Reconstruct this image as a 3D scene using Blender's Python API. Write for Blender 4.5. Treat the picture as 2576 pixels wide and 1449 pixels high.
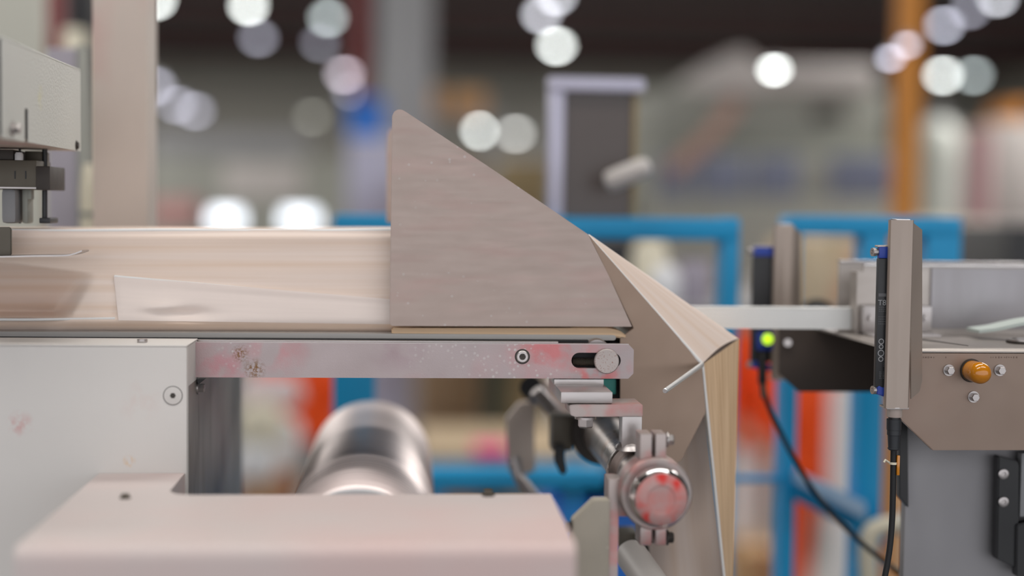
import bpy, bmesh, math, random
from mathutils import Vector, Matrix, noise
random.seed(7)
for o in list(bpy.data.objects): bpy.data.objects.remove(o)
scene = bpy.context.scene
COL = scene.collection

# ------------------------------------------------------------------ camera, world, lights, exposure
F = 50.0 / 36.0 * 2576.0
CX, CY = 1288.0, 724.5
CZ = 2.25                                   # lens height above the hall floor
CAM = Vector((0, 0, CZ))
_d = Vector(((1020 - CX) / F, -(520 - CY) / F, -1)).normalized()      # world +Y seen in camera space
_u = Vector((0.008, 1, 0)); _u = (_u - _d * _u.dot(_d)).normalized()
_x = _d.cross(_u)
ROT = Matrix((_x, _d, _u))                  # camera -> world
cam_data = bpy.data.cameras.new('camera')
cam = bpy.data.objects.new('camera', cam_data); COL.objects.link(cam)
cam.matrix_world = Matrix.Translation(CAM) @ ROT.to_4x4()
cam_data.lens = 50; cam_data.sensor_width = 36; cam_data.sensor_fit = 'HORIZONTAL'
cam_data.clip_start = 0.05; cam_data.clip_end = 200
cam_data.dof.use_dof = True
cam_data.dof.focus_distance = 1.215
cam_data.dof.aperture_fstop = 1.4
scene.camera = cam
scene.cycles.max_bounces = 6; scene.cycles.diffuse_bounces = 3; scene.cycles.glossy_bounces = 3
scene.cycles.caustics_reflective = False; scene.cycles.caustics_refractive = False

world = bpy.data.worlds.new('hall_light'); scene.world = world
world.use_nodes = True
world.node_tree.nodes['Background'].inputs[0].default_value = (0.95, 0.96, 1.0, 1)
world.node_tree.nodes['Background'].inputs[1].default_value = 1.08

def area(name, loc, sx, sy, power, rot=(0, 0, 0), col=(1, 0.97, 0.93)):
    l = bpy.data.lights.new(name, 'AREA'); l.shape = 'RECTANGLE'; l.size = sx; l.size_y = sy
    l.energy = power; l.color = col
    o = bpy.data.objects.new(name, l); COL.objects.link(o); o.location = loc; o.rotation_euler = rot
    return o
area('hall_tube_light', (-1.6, -0.6, 6.0), 3.2, 0.8, 56)
area('hall_tube_light', (2.2, -0.4, 6.0), 3.2, 0.8, 56)
area('hall_tube_light', (0.3, 2.6, 6.0), 4.0, 0.8, 75)
for yy, pw in ((9, 560), (17, 380), (26, 380), (34, 360)):
    for xx in (-7, 7):
        area('hall_tube_light', (xx, yy, 6.0), 5.0, 1.2, pw)

vs = scene.view_settings
vs.view_transform = 'Standard'; vs.look = 'None'; vs.gamma = 1; vs.use_curve_mapping = False
vs.exposure = 0.36

# ------------------------------------------------------------------ helpers
def P(px, py, Y):
    """world point on the viewing ray of photo pixel (px, py) at depth Y"""
    w = ROT @ Vector(((px - CX) / F, -(py - CY) / F, -1))
    return CAM + w * (Y / w.y)

def lin(c):
    return tuple(((v / 255) / 12.92 if v / 255 <= 0.04045 else ((v / 255 + 0.055) / 1.055) ** 2.4) for v in c)

MATS = {}
def mat(name, col, rough=0.5, metal=0.0, var=0.05, vscale=12, stretch=(1, 1, 1), col2=None, c2scale=5, c2=(0.55, 0.75), c2amt=1.0,
        bump=0.0, bscale=300, spots=(), speck=None, uv=False, emit=0.0, alpha=None, coat=0.0, trans=0.0):
    if name in MATS: return MATS[name]
    m = bpy.data.materials.new(name); m.use_nodes = True
    nt = m.node_tree; N = nt.nodes; L = nt.links
    b = N['Principled BSDF']
    b.inputs['Roughness'].default_value = rough; b.inputs['Metallic'].default_value = metal
    if coat: b.inputs['Coat Weight'].default_value = coat; b.inputs['Coat Roughness'].default_value = 0.08
    if trans: b.inputs['Transmission Weight'].default_value = trans
    tc = N.new('ShaderNodeTexCoord'); geo = N.new('ShaderNodeNewGeometry')
    mp = N.new('ShaderNodeMapping'); mp.inputs['Scale'].default_value = stretch
    L.new(tc.outputs['UV' if uv else 'Object'], mp.inputs[0])
    def nz(scale, detail=4, src=None):
        n = N.new('ShaderNodeTexNoise'); n.inputs['Scale'].default_value = scale; n.inputs['Detail'].default_value = detail
        L.new(src or mp.outputs[0], n.inputs['Vector']); return n.outputs['Fac']
    def ramp(src, lo, hi, a=0.0, z=1.0):
        r = N.new('ShaderNodeMapRange'); r.inputs[1].default_value = lo; r.inputs[2].default_value = hi
        r.inputs[3].default_value = a; r.inputs[4].default_value = z
        L.new(src, r.inputs[0]); return r.outputs[0]
    def mix(fac, a, c):
        x = N.new('ShaderNodeMix'); x.data_type = 'RGBA'
        L.new(fac, x.inputs[0])
        if isinstance(a, tuple): x.inputs[6].default_value = (*a, 1)
        else: L.new(a, x.inputs[6])
        x.inputs[7].default_value = (*c, 1)
        return x.outputs[2]
    base = lin(col)
    lo = tuple(v * (1 - var) for v in base); hi = tuple(min(1, v * (1 + var)) for v in base)
    cur = mix(ramp(nz(vscale, 6), 0.3, 0.7), lo, hi)
    if col2: cur = mix(ramp(nz(c2scale, 3), c2[0], c2[1], 0, c2amt), cur, lin(col2))
    for (cen, rad, sc, ns, amt) in spots:          # stains and tint patches at a place of their own
        dn = N.new('ShaderNodeVectorMath'); dn.operation = 'DISTANCE'
        L.new(geo.outputs['Position'], dn.inputs[0]); dn.inputs[1].default_value = cen
        f1 = ramp(dn.outputs['Value'], rad, rad * 0.25)
        n = N.new('ShaderNodeTexNoise'); n.inputs['Scale'].default_value = ns; n.inputs['Detail'].default_value = 5
        L.new(geo.outputs['Position'], n.inputs['Vector'])
        f2 = ramp(n.outputs['Fac'], 0.42, 0.6)
        mu = N.new('ShaderNodeMath'); mu.operation = 'MULTIPLY'; L.new(f1, mu.inputs[0]); L.new(f2, mu.inputs[1])
        mv = N.new('ShaderNodeMath'); mv.operation = 'MULTIPLY'; L.new(mu.outputs[0], mv.inputs[0]); mv.inputs[1].default_value = amt
        cur = mix(mv.outputs[0], cur, lin(sc))
    if speck:
        (sc, vs_, rad, mscale, amt) = speck        # round dried droplets
        v = N.new('ShaderNodeTexVoronoi'); v.inputs['Scale'].default_value = vs_
        L.new(geo.outputs['Position'], v.inputs['Vector'])
        f1 = ramp(v.outputs['Distance'], rad, rad * 0.6)
        n = N.new('ShaderNodeTexNoise'); n.inputs['Scale'].default_value = mscale
        L.new(geo.outputs['Position'], n.inputs['Vector'])
        f2 = ramp(n.outputs['Fac'], 0.48, 0.6)
        mu = N.new('ShaderNodeMath'); mu.operation = 'MULTIPLY'; L.new(f1, mu.inputs[0]); L.new(f2, mu.inputs[1])
        mv = N.new('ShaderNodeMath'); mv.operation = 'MULTIPLY'; L.new(mu.outputs[0], mv.inputs[0]); mv.inputs[1].default_value = amt
        cur = mix(mv.outputs[0], cur, lin(sc))
    L.new(cur, b.inputs['Base Color'])
    if metal > 0.3:
        L.new(ramp(nz(vscale * 2, 4), 0.3, 0.7, rough * 0.85, min(1, rough * 1.15)), b.inputs['Roughness'])
    if bump:
        bp = N.new('ShaderNodeBump'); bp.inputs['Strength'].default_value = bump; bp.inputs['Distance'].default_value = 0.001
        L.new(nz(bscale, 3), bp.inputs['Height']); L.new(bp.outputs[0], b.inputs['Normal'])
    if emit:
        b.inputs['Emission Color'].default_value = (*base, 1); b.inputs['Emission Strength'].default_value = emit
    if alpha is not None: b.inputs['Alpha'].default_value = alpha
    MATS[name] = m
    return m

ORG = {}
def empty(name, loc, label, cat, group=None):
    o = bpy.data.objects.new(name, None); COL.objects.link(o); o.location = loc
    o.empty_display_size = 0.02
    ORG[o] = Vector(loc)
    return tag(o, label, cat, group)
def tag(o, label, cat=None, group=None):
    o['label'] = label
    if cat: o['category'] = cat
    if group: o['group'] = group
    return o
def obj(name, bm, m, parent=None, smooth=35, kind=None, label=None):
    """link a bmesh given in world coordinates as one mesh object, origin at its base"""
    vs_ = [v.co for v in bm.verts]
    mn = Vector([min(v[i] for v in vs_) for i in range(3)]); mx = Vector([max(v[i] for v in vs_) for i in range(3)])
    c = Vector(((mn.x + mx.x) / 2, (mn.y + mx.y) / 2, mn.z))
    bmesh.ops.translate(bm, verts=bm.verts, vec=-c)
    me = bpy.data.meshes.new(name); bm.to_mesh(me); bm.free()
    if smooth:
        me.shade_smooth(); me.set_sharp_from_angle(angle=math.radians(smooth))
    o = bpy.data.objects.new(name, me); COL.objects.link(o)
    if m is not None: me.materials.append(m)
    ORG[o] = c
    o.location = c
    if parent is not None:
        o.parent = parent; o.location = c - ORG[parent]
    if kind: o['kind'] = kind
    if label: o['label'] = label
    return o

def add_box(bm, x0, x1, y0, y1, z0, z1, bev=0.0, seg=2):
    r = bmesh.ops.create_cube(bm, size=1)
    vv = r['verts']
    for v in vv:
        v.co = Vector(((x0 + x1) / 2 + v.co.x * abs(x1 - x0), (y0 + y1) / 2 + v.co.y * abs(y1 - y0), (z0 + z1) / 2 + v.co.z * abs(z1 - z0)))
    if bev:
        ee = list({e for v in vv for e in v.link_edges})
        bmesh.ops.bevel(bm, geom=ee, offset=bev, segments=seg, affect='EDGES', profile=0.6)
    return bm
def box(name, x0, x1, y0, y1, z0, z1, m, parent=None, bev=0.0, seg=2, **k):
    return obj(name, add_box(bmesh.new(), min(x0, x1), max(x0, x1), min(y0, y1), max(y0, y1), min(z0, z1), max(z0, z1), bev, seg), m, parent, **k)
def ext(px0, py0, px1, py1, Y):
    a = P(px0, (py0 + py1) / 2, Y); b = P(px1, (py0 + py1) / 2, Y); c = P((px0 + px1) / 2, py0, Y); d = P((px0 + px1) / 2, py1, Y)
    return a.x, b.x, d.z, c.z           # x0, x1, z0, z1
def pbox(name, px0, py0, px1, py1, Y, depth, m, parent=None, bev=0.0, floor=None, **k):
    x0, x1, z0, z1 = ext(px0, py0, px1, py1, Y)
    if floor is not None: z0 = floor
    return box(name, x0, x1, Y, Y + depth, z0, z1, m, parent, bev, **k)
def sheet_bm(pts, thick, bm=None, bev=0.0):
    """solid plate from world points, extruded along +Y by thick (away from the lens)"""
    bm = bm or bmesh.new()
    f = [bm.verts.new(p) for p in pts]; bk = [bm.verts.new(p + Vector((0, thick, 0))) for p in pts]
    n = len(pts)
    bm.faces.new(f); bm.faces.new(bk[::-1])
    for i in range(n): bm.faces.new((f[i], bk[i], bk[(i + 1) % n], f[(i + 1) % n]))
    bmesh.ops.recalc_face_normals(bm, faces=bm.faces)
    if bev: bmesh.ops.bevel(bm, geom=list(bm.edges), offset=bev, segments=2, affect='EDGES')
    return bm
def plate(name, pix, Y, thick, m, parent=None, bev=0.0, **k):
    return obj(name, sheet_bm([P(p[0], p[1], p[2] if len(p) > 2 else Y) for p in pix], thick, None, bev), m, parent, **k)
def frame_of(d):
    d = d.normalized(); a = Vector((0, 0, 1)) if abs(d.z) < 0.9 else Vector((1, 0, 0))
    u = d.cross(a).normalized(); return u, d.cross(u).normalized()
def add_lathe(bm, p0, p1, prof, seg=32, caps=True):
    """prof: list of (t along p0->p1 in metres, radius)"""
    d = (p1 - p0).normalized(); u, v = frame_of(d)
    rings = []
    for (t, r) in prof:
        c = p0 + d * t
        rings.append([bm.verts.new(c + (u * math.cos(2 * math.pi * i / seg) + v * math.sin(2 * math.pi * i / seg)) * r) for i in range(seg)])
    for a, b in zip(rings, rings[1:]):
        for i in range(seg): bm.faces.new((a[i], a[(i + 1) % seg], b[(i + 1) % seg], b[i]))
    if caps:
        bm.faces.new(rings[0][::-1]); bm.faces.new(rings[-1])
    bmesh.ops.recalc_face_normals(bm, faces=bm.faces)
    return bm
def lathe(name, p0, p1, prof, m, parent=None, seg=32, **k):
    return obj(name, add_lathe(bmesh.new(), p0, p1, prof, seg), m, parent, **k)
def cyl(name, p0, p1, r, m, parent=None, bev=0.0, seg=32, **k):
    h = (p1 - p0).length
    prof = [(0, r), (h, r)] if not bev else [(0, r - bev), (bev * 0.3, r - bev * 0.3), (bev, r), (h - bev, r), (h - bev * 0.3, r - bev * 0.3), (h, r - bev)]
    return lathe(name, p0, p1, prof, m, parent, seg, **k)
def add_tube(bm, path, r, seg=12):
    rings = []
    n = len(path); pu = None
    for i, p in enumerate(path):
        d = (path[min(i + 1, n - 1)] - path[max(i - 1, 0)]).normalized()
        if pu is None: u, v = frame_of(d)
        else:
            u = (pu - d * pu.dot(d)).normalized(); v = d.cross(u)
        pu = u
        rr = r[i] if isinstance(r, (list, tuple)) else r
        rings.append([bm.verts.new(p + (u * math.cos(2 * math.pi * k / seg) + v * math.sin(2 * math.pi * k / seg)) * rr) for k in range(seg)])
    for a, b in zip(rings, rings[1:]):
        for k in range(seg): bm.faces.new((a[k], a[(k + 1) % seg], b[(k + 1) % seg], b[k]))
    bm.faces.new(rings[0][::-1]); bm.faces.new(rings[-1])
    bmesh.ops.recalc_face_normals(bm, faces=bm.faces)
    return bm
def spline(pts, n=8):
    out = []
    q = [pts[0]] + list(pts) + [pts[-1]]
    for i in range(1, len(q) - 2):
        for k in range(n):
            t = k / n; a, b, c, d = q[i - 1], q[i], q[i + 1], q[i + 2]
            out.append(0.5 * ((2 * b) + (c - a) * t + (2 * a - 5 * b + 4 * c - d) * t * t + (3 * b - a - 3 * c + d) * t ** 3))
    out.append(pts[-1]); return out
def tube(name, path, r, m, parent=None, seg=12, **k):
    return obj(name, add_tube(bmesh.new(), path, r, seg), m, parent, **k)
def hexbolt(name, c, axis, r, h, m, parent=None, washer=True):
    """hexagon head with washer; axis points out of the surface"""
    bm = bmesh.new(); a = axis.normalized()
    if washer: add_lathe(bm, c, c + a, [(0, r * 1.35), (h * 0.22, r * 1.35)], 24)
    add_lathe(bm, c + a * h * 0.2, c + a, [(0, r), (h * 0.7, r), (h * 0.85, r * 0.86)], 6)
    return obj(name, bm, m, parent, smooth=20)
def grid(name, fn, nu, nv, m, parent=None, uvs=(1, 1), smooth=60, thick=0.0, **k):
    """surface fn(u, v) with a UV map"""
    bm = bmesh.new(); uvl = bm.loops.layers.uv.new('UVMap')
    vs_ = [[bm.verts.new(fn(i / nu, j / nv)) for j in range(nv + 1)] for i in range(nu + 1)]
    for i in range(nu):
        for j in range(nv):
            f = bm.faces.new((vs_[i][j], vs_[i + 1][j], vs_[i + 1][j + 1], vs_[i][j + 1]))
            for l, (a, b) in zip(f.loops, ((i, j), (i + 1, j), (i + 1, j + 1), (i, j + 1))):
                l[uvl].uv = (a / nu * uvs[0], b / nv * uvs[1])
    o = obj(name, bm, m, parent, smooth, **k)
    if thick:
        s = o.modifiers.new('thickness', 'SOLIDIFY'); s.thickness = thick; s.offset = 0
    return o
def lerp(a, b, t): return a + (b - a) * t
def sstep(a, b, x):
    t = max(0.0, min(1.0, (x - a) / (b - a))); return t * t * (3 - 2 * t)
AX, AY, AZ = Vector((1, 0, 0)), Vector((0, 1, 0)), Vector((0, 0, 1))

# ------------------------------------------------------------------ materials
rail_red = [(tuple(P(700, 878, 1.22)), 0.03, (200, 112, 118), 30, 0.55), (tuple(P(1380, 872, 1.22)), 0.04, (205, 110, 112), 50, 0.7),
            (tuple(P(1500, 945, 1.22)), 0.035, (205, 105, 105), 60, 0.75), (tuple(P(560, 930, 1.22)), 0.03, (195, 120, 130), 60, 0.5),
            (tuple(P(1000, 868, 1.22)), 0.03, (150, 120, 130), 40, 0.35),
            (tuple(P(640, 930, 1.22)), 0.011, (120, 85, 45), 420, 1.0), (tuple(P(605, 890, 1.22)), 0.009, (120, 85, 45), 500, 0.9)]  # pink to red patches along the rail, the last two rust brown
M_RAIL = mat('rail_steel', (172, 160, 160), 0.42, 0.55, 0.05, 30, col2=(192, 146, 148), c2scale=14, c2=(0.5, 0.72), c2amt=0.5, spots=rail_red,
             speck=((196, 192, 190), 210, 0.30, 16, 0.7), bump=0.08, bscale=900)
M_PLATE = mat('brushed_plate_steel', (172, 156, 148), 0.45, 0.6, 0.04, 14, (1, 1, 6), col2=(178, 148, 142), c2scale=9, c2=(0.5, 0.7), c2amt=0.5,
              speck=((190, 186, 186), 110, 0.16, 12, 0.45))
M_PLATE2 = mat('shaded_plate_steel', (160, 138, 122), 0.5, 0.5, 0.04, 14)  # bent face of the plate: its darker reflections put into the colour
M_STEEL = mat('machined_steel', (186, 180, 178), 0.35, 0.85, 0.06, 25, bump=0.05)
M_PINKSTEEL = mat('red_mottled_steel', (180, 168, 164), 0.42, 0.6, 0.06, 25, col2=(198, 128, 124), c2scale=38, c2=(0.48, 0.66), c2amt=0.65, bump=0.06)  # steel with noise patches of pinkish red
M_CHROME = mat('chrome', (215, 213, 213), 0.16, 1.0, 0.03, 20)
M_ROLL = mat('chrome_roller', (230, 216, 214), 0.42, 0.7, 0.08, 6, (1, 60, 1), bump=0.15, bscale=12)
M_STAIN = mat('stainless_sheet', (182, 174, 168), 0.4, 0.75, 0.05, 12, (1, 1, 3))
M_SIDE = mat('stained_side_sheet', (158, 152, 146), 0.42, 0.7, 0.08, 10, (1, 3, 0.6), col2=(96, 84, 74), c2scale=9, c2=(0.52, 0.68), c2amt=0.7)
M_INFEED = mat('infeed_front_steel', (142, 124, 112), 0.42, 0.6, 0.04, 12, col2=(150, 124, 112), c2scale=12, c2=(0.5, 0.75), c2amt=0.5)
cab_spots = [(tuple(P(50, 1065, 1.17)), 0.012, (205, 160, 158), 140, 0.8), (tuple(P(325, 1160, 1.17)), 0.006, (215, 180, 140), 200, 0.9),
             (tuple(P(1020 - 670, 1010, 1.17)), 0.02, (212, 196, 190), 80, 0.5)]
M_PAINT = mat('warm_white_paint', (214, 210, 206), 0.5, 0, 0.025, 7, bump=0.06, bscale=500, spots=cab_spots)
M_ENAMEL = mat('textured_grey_enamel', (200, 200, 194), 0.45, 0, 0.03, 9, bump=0.35, bscale=420,
               spots=[(tuple(P(105, 245, 1.19)), 0.012, (215, 208, 140), 30, 0.7)])
M_TABLE = mat('pinkish_table_paint', (206, 195, 192), 0.5, 0, 0.03, 5, col2=(210, 182, 178), c2scale=5, c2=(0.4, 0.65), c2amt=0.8)
M_POST = mat('beige_post_paint', (198, 184, 174), 0.55, 0, 0.06, 9, (1, 1, 0.5), col2=(196, 150, 144), c2scale=11, c2=(0.52, 0.7), c2amt=0.5)
M_BLACK = mat('black_plastic', (34, 34, 36), 0.4, 0, 0.1, 40)
M_RUBBER = mat('black_rubber', (26, 26, 28), 0.6, 0, 0.1, 40)
M_DARK = mat('dark_metal', (66, 60, 56), 0.5, 0.4, 0.1, 30)
M_DARKG = mat('oily_dark_steel', (96, 90, 80), 0.45, 0.5, 0.1, 30)
M_SBLUE = mat('sensor_blue', (32, 62, 158), 0.4, 0, 0.04, 40)
M_BLUE = mat('sky_blue_paint', (8, 152, 208), 0.45, 0, 0.05, 6)
M_BLUE2 = mat('bright_blue_plastic', (20, 110, 205), 0.45, 0, 0.05, 6)
M_AMBER = mat('amber_lens', (205, 128, 20), 0.12, 0, 0.08, 60, coat=0.6)
M_PAPER = mat('wood_grain_paper', (236, 218, 206), 0.6, 0, 0.03, 3, (0.25, 5, 1), uv=True, col2=(222, 192, 166), c2scale=1.7, c2=(0.42, 0.72), c2amt=0.75)
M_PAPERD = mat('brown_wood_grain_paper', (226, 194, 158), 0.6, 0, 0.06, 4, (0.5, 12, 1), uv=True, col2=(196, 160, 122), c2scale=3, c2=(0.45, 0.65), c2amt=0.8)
M_PAPERW = mat('paper_reverse', (238, 224, 216), 0.6, 0, 0.02, 3, (0.6, 6, 1), uv=True)
M_PEDGE = mat('paper_edge_highlight', (238, 236, 234), 0.6, 0, 0.01, 20)  # white of the ply edges, also paints highlights along creases
M_BELT = mat('grey_belt', (168, 164, 160), 0.35, 0, 0.03, 10)
M_ALU = mat('white_aluminium', (240, 240, 238), 0.38, 0.0, 0.02, 20)
M_CARD = mat('cardboard', (186, 152, 112), 0.75, 0, 0.05, 5)
M_TAPE = mat('packing_tape', (200, 176, 136), 0.3, 0, 0.03, 10)
M_WOOD = mat('pallet_wood', (170, 138, 98), 0.8, 0, 0.12, 8, (1, 6, 6))
M_FILM = mat('stretch_film', (178, 178, 202), 0.3, 0, 0.05, 4)
M_ORANGE = mat('hi_vis_orange', (255, 84, 6), 0.7, 0, 0.06, 8)
M_TROUS = mat('pale_work_trousers', (236, 236, 238), 0.8, 0, 0.06, 8)
M_SKIN = mat('skin', (198, 150, 124), 0.55, 0, 0.05, 10)
M_DARKCL = mat('dark_cloth', (44, 44, 50), 0.8, 0, 0.1, 10)
M_REFL = mat('reflective_tape', (225, 228, 230), 0.3, 0.2, 0.02, 10)
M_GREY = mat('grey_paint', (150, 150, 152), 0.55, 0, 0.05, 2)
M_LGREY = mat('light_machine_grey', (196, 190, 186), 0.5, 0, 0.04, 1.5)
M_GGREY = mat('green_grey_paint', (154, 155, 146), 0.5, 0, 0.05, 1.5)
M_WIN = mat('blue_grey_glazing', (112, 118, 140), 0.2, 0, 0.08, 1.5)
M_RED = mat('red_oxide_paint', (120, 40, 42), 0.5, 0, 0.06, 2)
M_MAROON = mat('maroon_beam', (92, 50, 52), 0.6, 0, 0.06, 1)
M_YEL = mat('ochre_post_paint', (196, 126, 40), 0.55, 0, 0.08, 3)
M_CREAM = mat('cream_sack', (226, 218, 196), 0.75, 0, 0.05, 5)
M_WHITE = mat('white_plastic', (226, 226, 228), 0.5, 0, 0.03, 5)
M_PINK = mat('pink_plastic', (245, 80, 150), 0.5, 0, 0.04, 5)
M_TEAL = mat('teal_plastic', (60, 150, 140), 0.5, 0, 0.04, 20)
M_BROWNGL = mat('smoked_panel', (82, 72, 68), 0.25, 0, 0.05, 3)
M_OLIVE = mat('olive_board', (150, 132, 96), 0.7, 0, 0.06, 4)
M_GREEND = mat('dark_green_paint', (46, 52, 36), 0.6, 0, 0.06, 4)

# ------------------------------------------------------------------ the hall
M_FLOOR = mat('concrete_floor', (150, 148, 144), 0.5, 0, 0.08, 0.8)
M_CEIL = mat('dark_ceiling', (36, 34, 36), 0.8, 0, 0.08, 0.5)
M_WALL = mat('hall_wall', (156, 154, 147), 0.7, 0, 0.04, 0.3)
M_DECK = mat('steel_platform', (110, 112, 116), 0.5, 0.4, 0.06, 4)
def struct(o, label):
    o['kind'] = 'structure'; o['label'] = label; return o
HX, HY0, HY1, HZ = 17.0, -8.0, 41.0, 6.35
struct(box('floor', -HX, HX, HY0, HY1, -0.2, 0, M_FLOOR), 'grey concrete floor of the factory hall')
ceil = struct(box('ceiling', -HX, HX, HY0, HY1, HZ, HZ + 0.2, M_CEIL), 'dark ceiling of the factory hall')
struct(box('wall_back', -HX, HX, HY1, HY1 + 0.2, 0, HZ, M_WALL), 'pale grey far wall of the factory hall')
struct(box('wall_left', -HX - 0.2, -HX, HY0, HY1, 0, HZ, M_WALL), 'pale grey left wall of the hall')
struct(box('wall_right', HX, HX + 0.2, HY0, HY1, 0, HZ, M_WALL), 'pale grey right wall of the hall')
for i, yy in enumerate((28.6, 33.0, 37.5)):
    struct(box('trim_%d' % (i + 1), -HX, HX, yy, yy + 0.4, HZ - 0.16, HZ, M_MAROON), 'dark red steel roof beam under the ceiling')
DZ = CZ - 1.3
deck = struct(box('trim_4', -2.4, 2.6, -1.6, 2.75, DZ - 0.08, DZ, M_DECK), 'raised steel machine platform')
for sx in (-2.3, 2.4):
    for sy in (-1.5, 2.55): box('support_post', sx, sx + 0.1, sy, sy + 0.1, 0, DZ - 0.08, M_DECK, deck)

# ------------------------------------------------------------------ paper web on the forming section
web = empty('paper_web', P(700, 850, 1.34), 'beige wood-grain paper web folded into a flat tube on the belt', 'paper')
def c1(x):          # upper crease of the overlap
    return 655 + (690 - 655) * x / 285 if x < 285 else 690 + (748 - 690) * (x - 285) / (980 - 285)
def front_depth(x, y):
    c = c1(max(x, -70))
    top = sstep(600, 579, y) * 0.004
    below = max(0.0, y - c)
    # the overlap leans outwards, its foot curls under
    lean = -0.00006 * min(below, 800 - c if c < 800 else 0)
    s = (x - 195) + (y - 705) * 0.62               # right of the dark pocket when > 0
    w = sstep(45, -15, s)
    pocket = 0.0005 * max(0.0, min(y, 786) - c - 4) * (1 - sstep(782, 804, y))
    mid = sstep(300, 285, x) * (1 - w)
    h = lerp(lean, pocket, w) + mid * 0.00003 * below * (1 - sstep(790, 806, y))
    h += math.exp(-((x - 470) / 60) ** 2 - ((y - 790) / 16) ** 2) * 0.006
    h -= math.exp(-((x - 400) / 45) ** 2 - ((y - 772) / 12) ** 2) * 0.004
    if y > 804: h += ((y - 804) / 35) ** 2 * 0.011
    h += 0.0012 * noise.noise(Vector((x / 420, y / 60, 3.1)))
    return 1.26 + h + top
def tube_front(u, v):
    x = lerp(-70, 1440, u); y = lerp(579, 839, v)
    return P(x, y, front_depth(x, y))
grid('tube_front_face', tube_front, 170, 66, M_PAPER, web, (1.6, 1))
tn = [P(lerp(-70, 1440, i / 60), 579, 1.264) for i in range(61)]
def tube_top(u, v):
    a = tn[min(60, int(round(u * 60)))]
    return Vector((a.x, a.y + v * 0.16, a.z + 0.0012 * math.sin(v * math.pi) + 0.0004 * math.sin(u * 17 + v * 4)))
grid('tube_top_face', tube_top, 60, 6, M_PAPER, web, (1.6, 0.6))
def tube_back(u, v):
    a = tn[min(60, int(round(u * 60)))]
    return Vector((a.x, a.y + 0.16 + 0.004 * math.sin(v * 3), a.z - v * 0.088))
grid('tube_back_face', tube_back, 60, 4, M_PAPER, web, (1.6, 0.4))
def top_crease(u):
    x = lerp(-70, 1000, u); return P(x, 580 + 1.0 * math.sin(x / 90), 1.2652)
tube('upper_crease_highlight', [top_crease(i / 40) for i in range(41)], 0.0016, M_PEDGE, web, 8)  # white line paints the highlight on the crease
# light overlap seam
def flap(u, v):
    x = lerp(286, 1010, u) + 12 * v * (1 - u)
    y = lerp(c1(x) + 4, 806 + 10 * u, v)
    return P(x, y, front_depth(x, y) - 0.0007 - 0.0012 * sstep(0.25, 0.0, v))
grid('overlap_flap', flap, 90, 24, M_PAPERW, web, (1.4, 0.5), smooth=180)
def flap_edge(i):
    x = lerp(288, 960, i / 24); y = c1(x) + 5 + 2 * (i / 24); return P(x, y, front_depth(x, y) - 0.0008)
tube('flap_edge_highlight', [flap_edge(i) for i in range(25)], [0.0013 - 0.0009 * i / 24 for i in range(25)], M_PEDGE, web, 8)  # white line for the ply edge and the highlight on it
tube('pocket_edge_highlight', spline([P(-70, 803, 1.254), P(60, 804, 1.253), P(150, 803, 1.253), P(290, 801, 1.254)], 8), 0.0012, M_PEDGE, web, 8)  # lit lip of the pocket drawn as a white line
# paper under the plate, rounded end over the belt nose
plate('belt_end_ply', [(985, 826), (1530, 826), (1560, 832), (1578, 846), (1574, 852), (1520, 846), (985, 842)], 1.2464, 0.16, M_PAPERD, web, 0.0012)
# forming shoulder: front edge, ridge, then over the back
F0, F1 = (1480, 591, 1.251), (1766, 916, 1.262)
def shoulder(u, v):
    fx, fy, fY = (lerp(F0[k], F1[k], u) for k in range(3))
    sx, sy, sY = lerp(1482, 1860, u), lerp(589, 851, u), lerp(1.253, 1.287, u)
    a = P(fx, fy, fY); b = P(sx, sy, sY)
    if v <= 0.6:
        t = v / 0.6
        p = a.lerp(b, t); p.z += 0.004 * math.sin(t * math.pi) * u; return p
    t = (v - 0.6) / 0.4
    return b + Vector((0.02 * u * t, 0.11 * t, -0.045 * t * t - 0.02 * t))
grid('shoulder_fold', shoulder, 40, 24, M_PAPER, web, (0.8, 1.2))
def riser(u, v):
    a0, a1 = P(1767, 917, 1.262), P(1824, 1480, 1.262); b0, b1 = P(1860, 851, 1.287), P(1842, 1480, 1.272)
    a = a0.lerp(a1, v); b = b0.lerp(b1, v); return a.lerp(b, u)
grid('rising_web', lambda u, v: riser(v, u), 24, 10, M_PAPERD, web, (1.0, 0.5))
tube('white_edge', [P(lerp(F0[0], F1[0], i / 10), lerp(F0[1], F1[1], i / 10), lerp(F0[2], F1[2], i / 10) - 0.002) for i in range(11)] , [0.0007 + 0.0011 * i / 10 for i in range(11)], M_PEDGE, web, 8)
tube('white_edge', [riser(0, i / 10) - Vector((0, 0.001, 0)) for i in range(11)], 0.0013, M_PEDGE, web, 8)
def inner(u, v):
    a0, a1 = P(1767, 1000, 1.27), P(1822, 1480, 1.27); b0, b1 = P(1600, 960, 1.315), P(1640, 1480, 1.315)
    return a0.lerp(a1, v).lerp(b0.lerp(b1, v), u) + Vector((0, 0.004 * math.sin(u * 6), 0))
grid('inner_web', lambda u, v: inner(v, u), 20, 10, M_PAPER, web, (1, 0.5))

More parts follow.
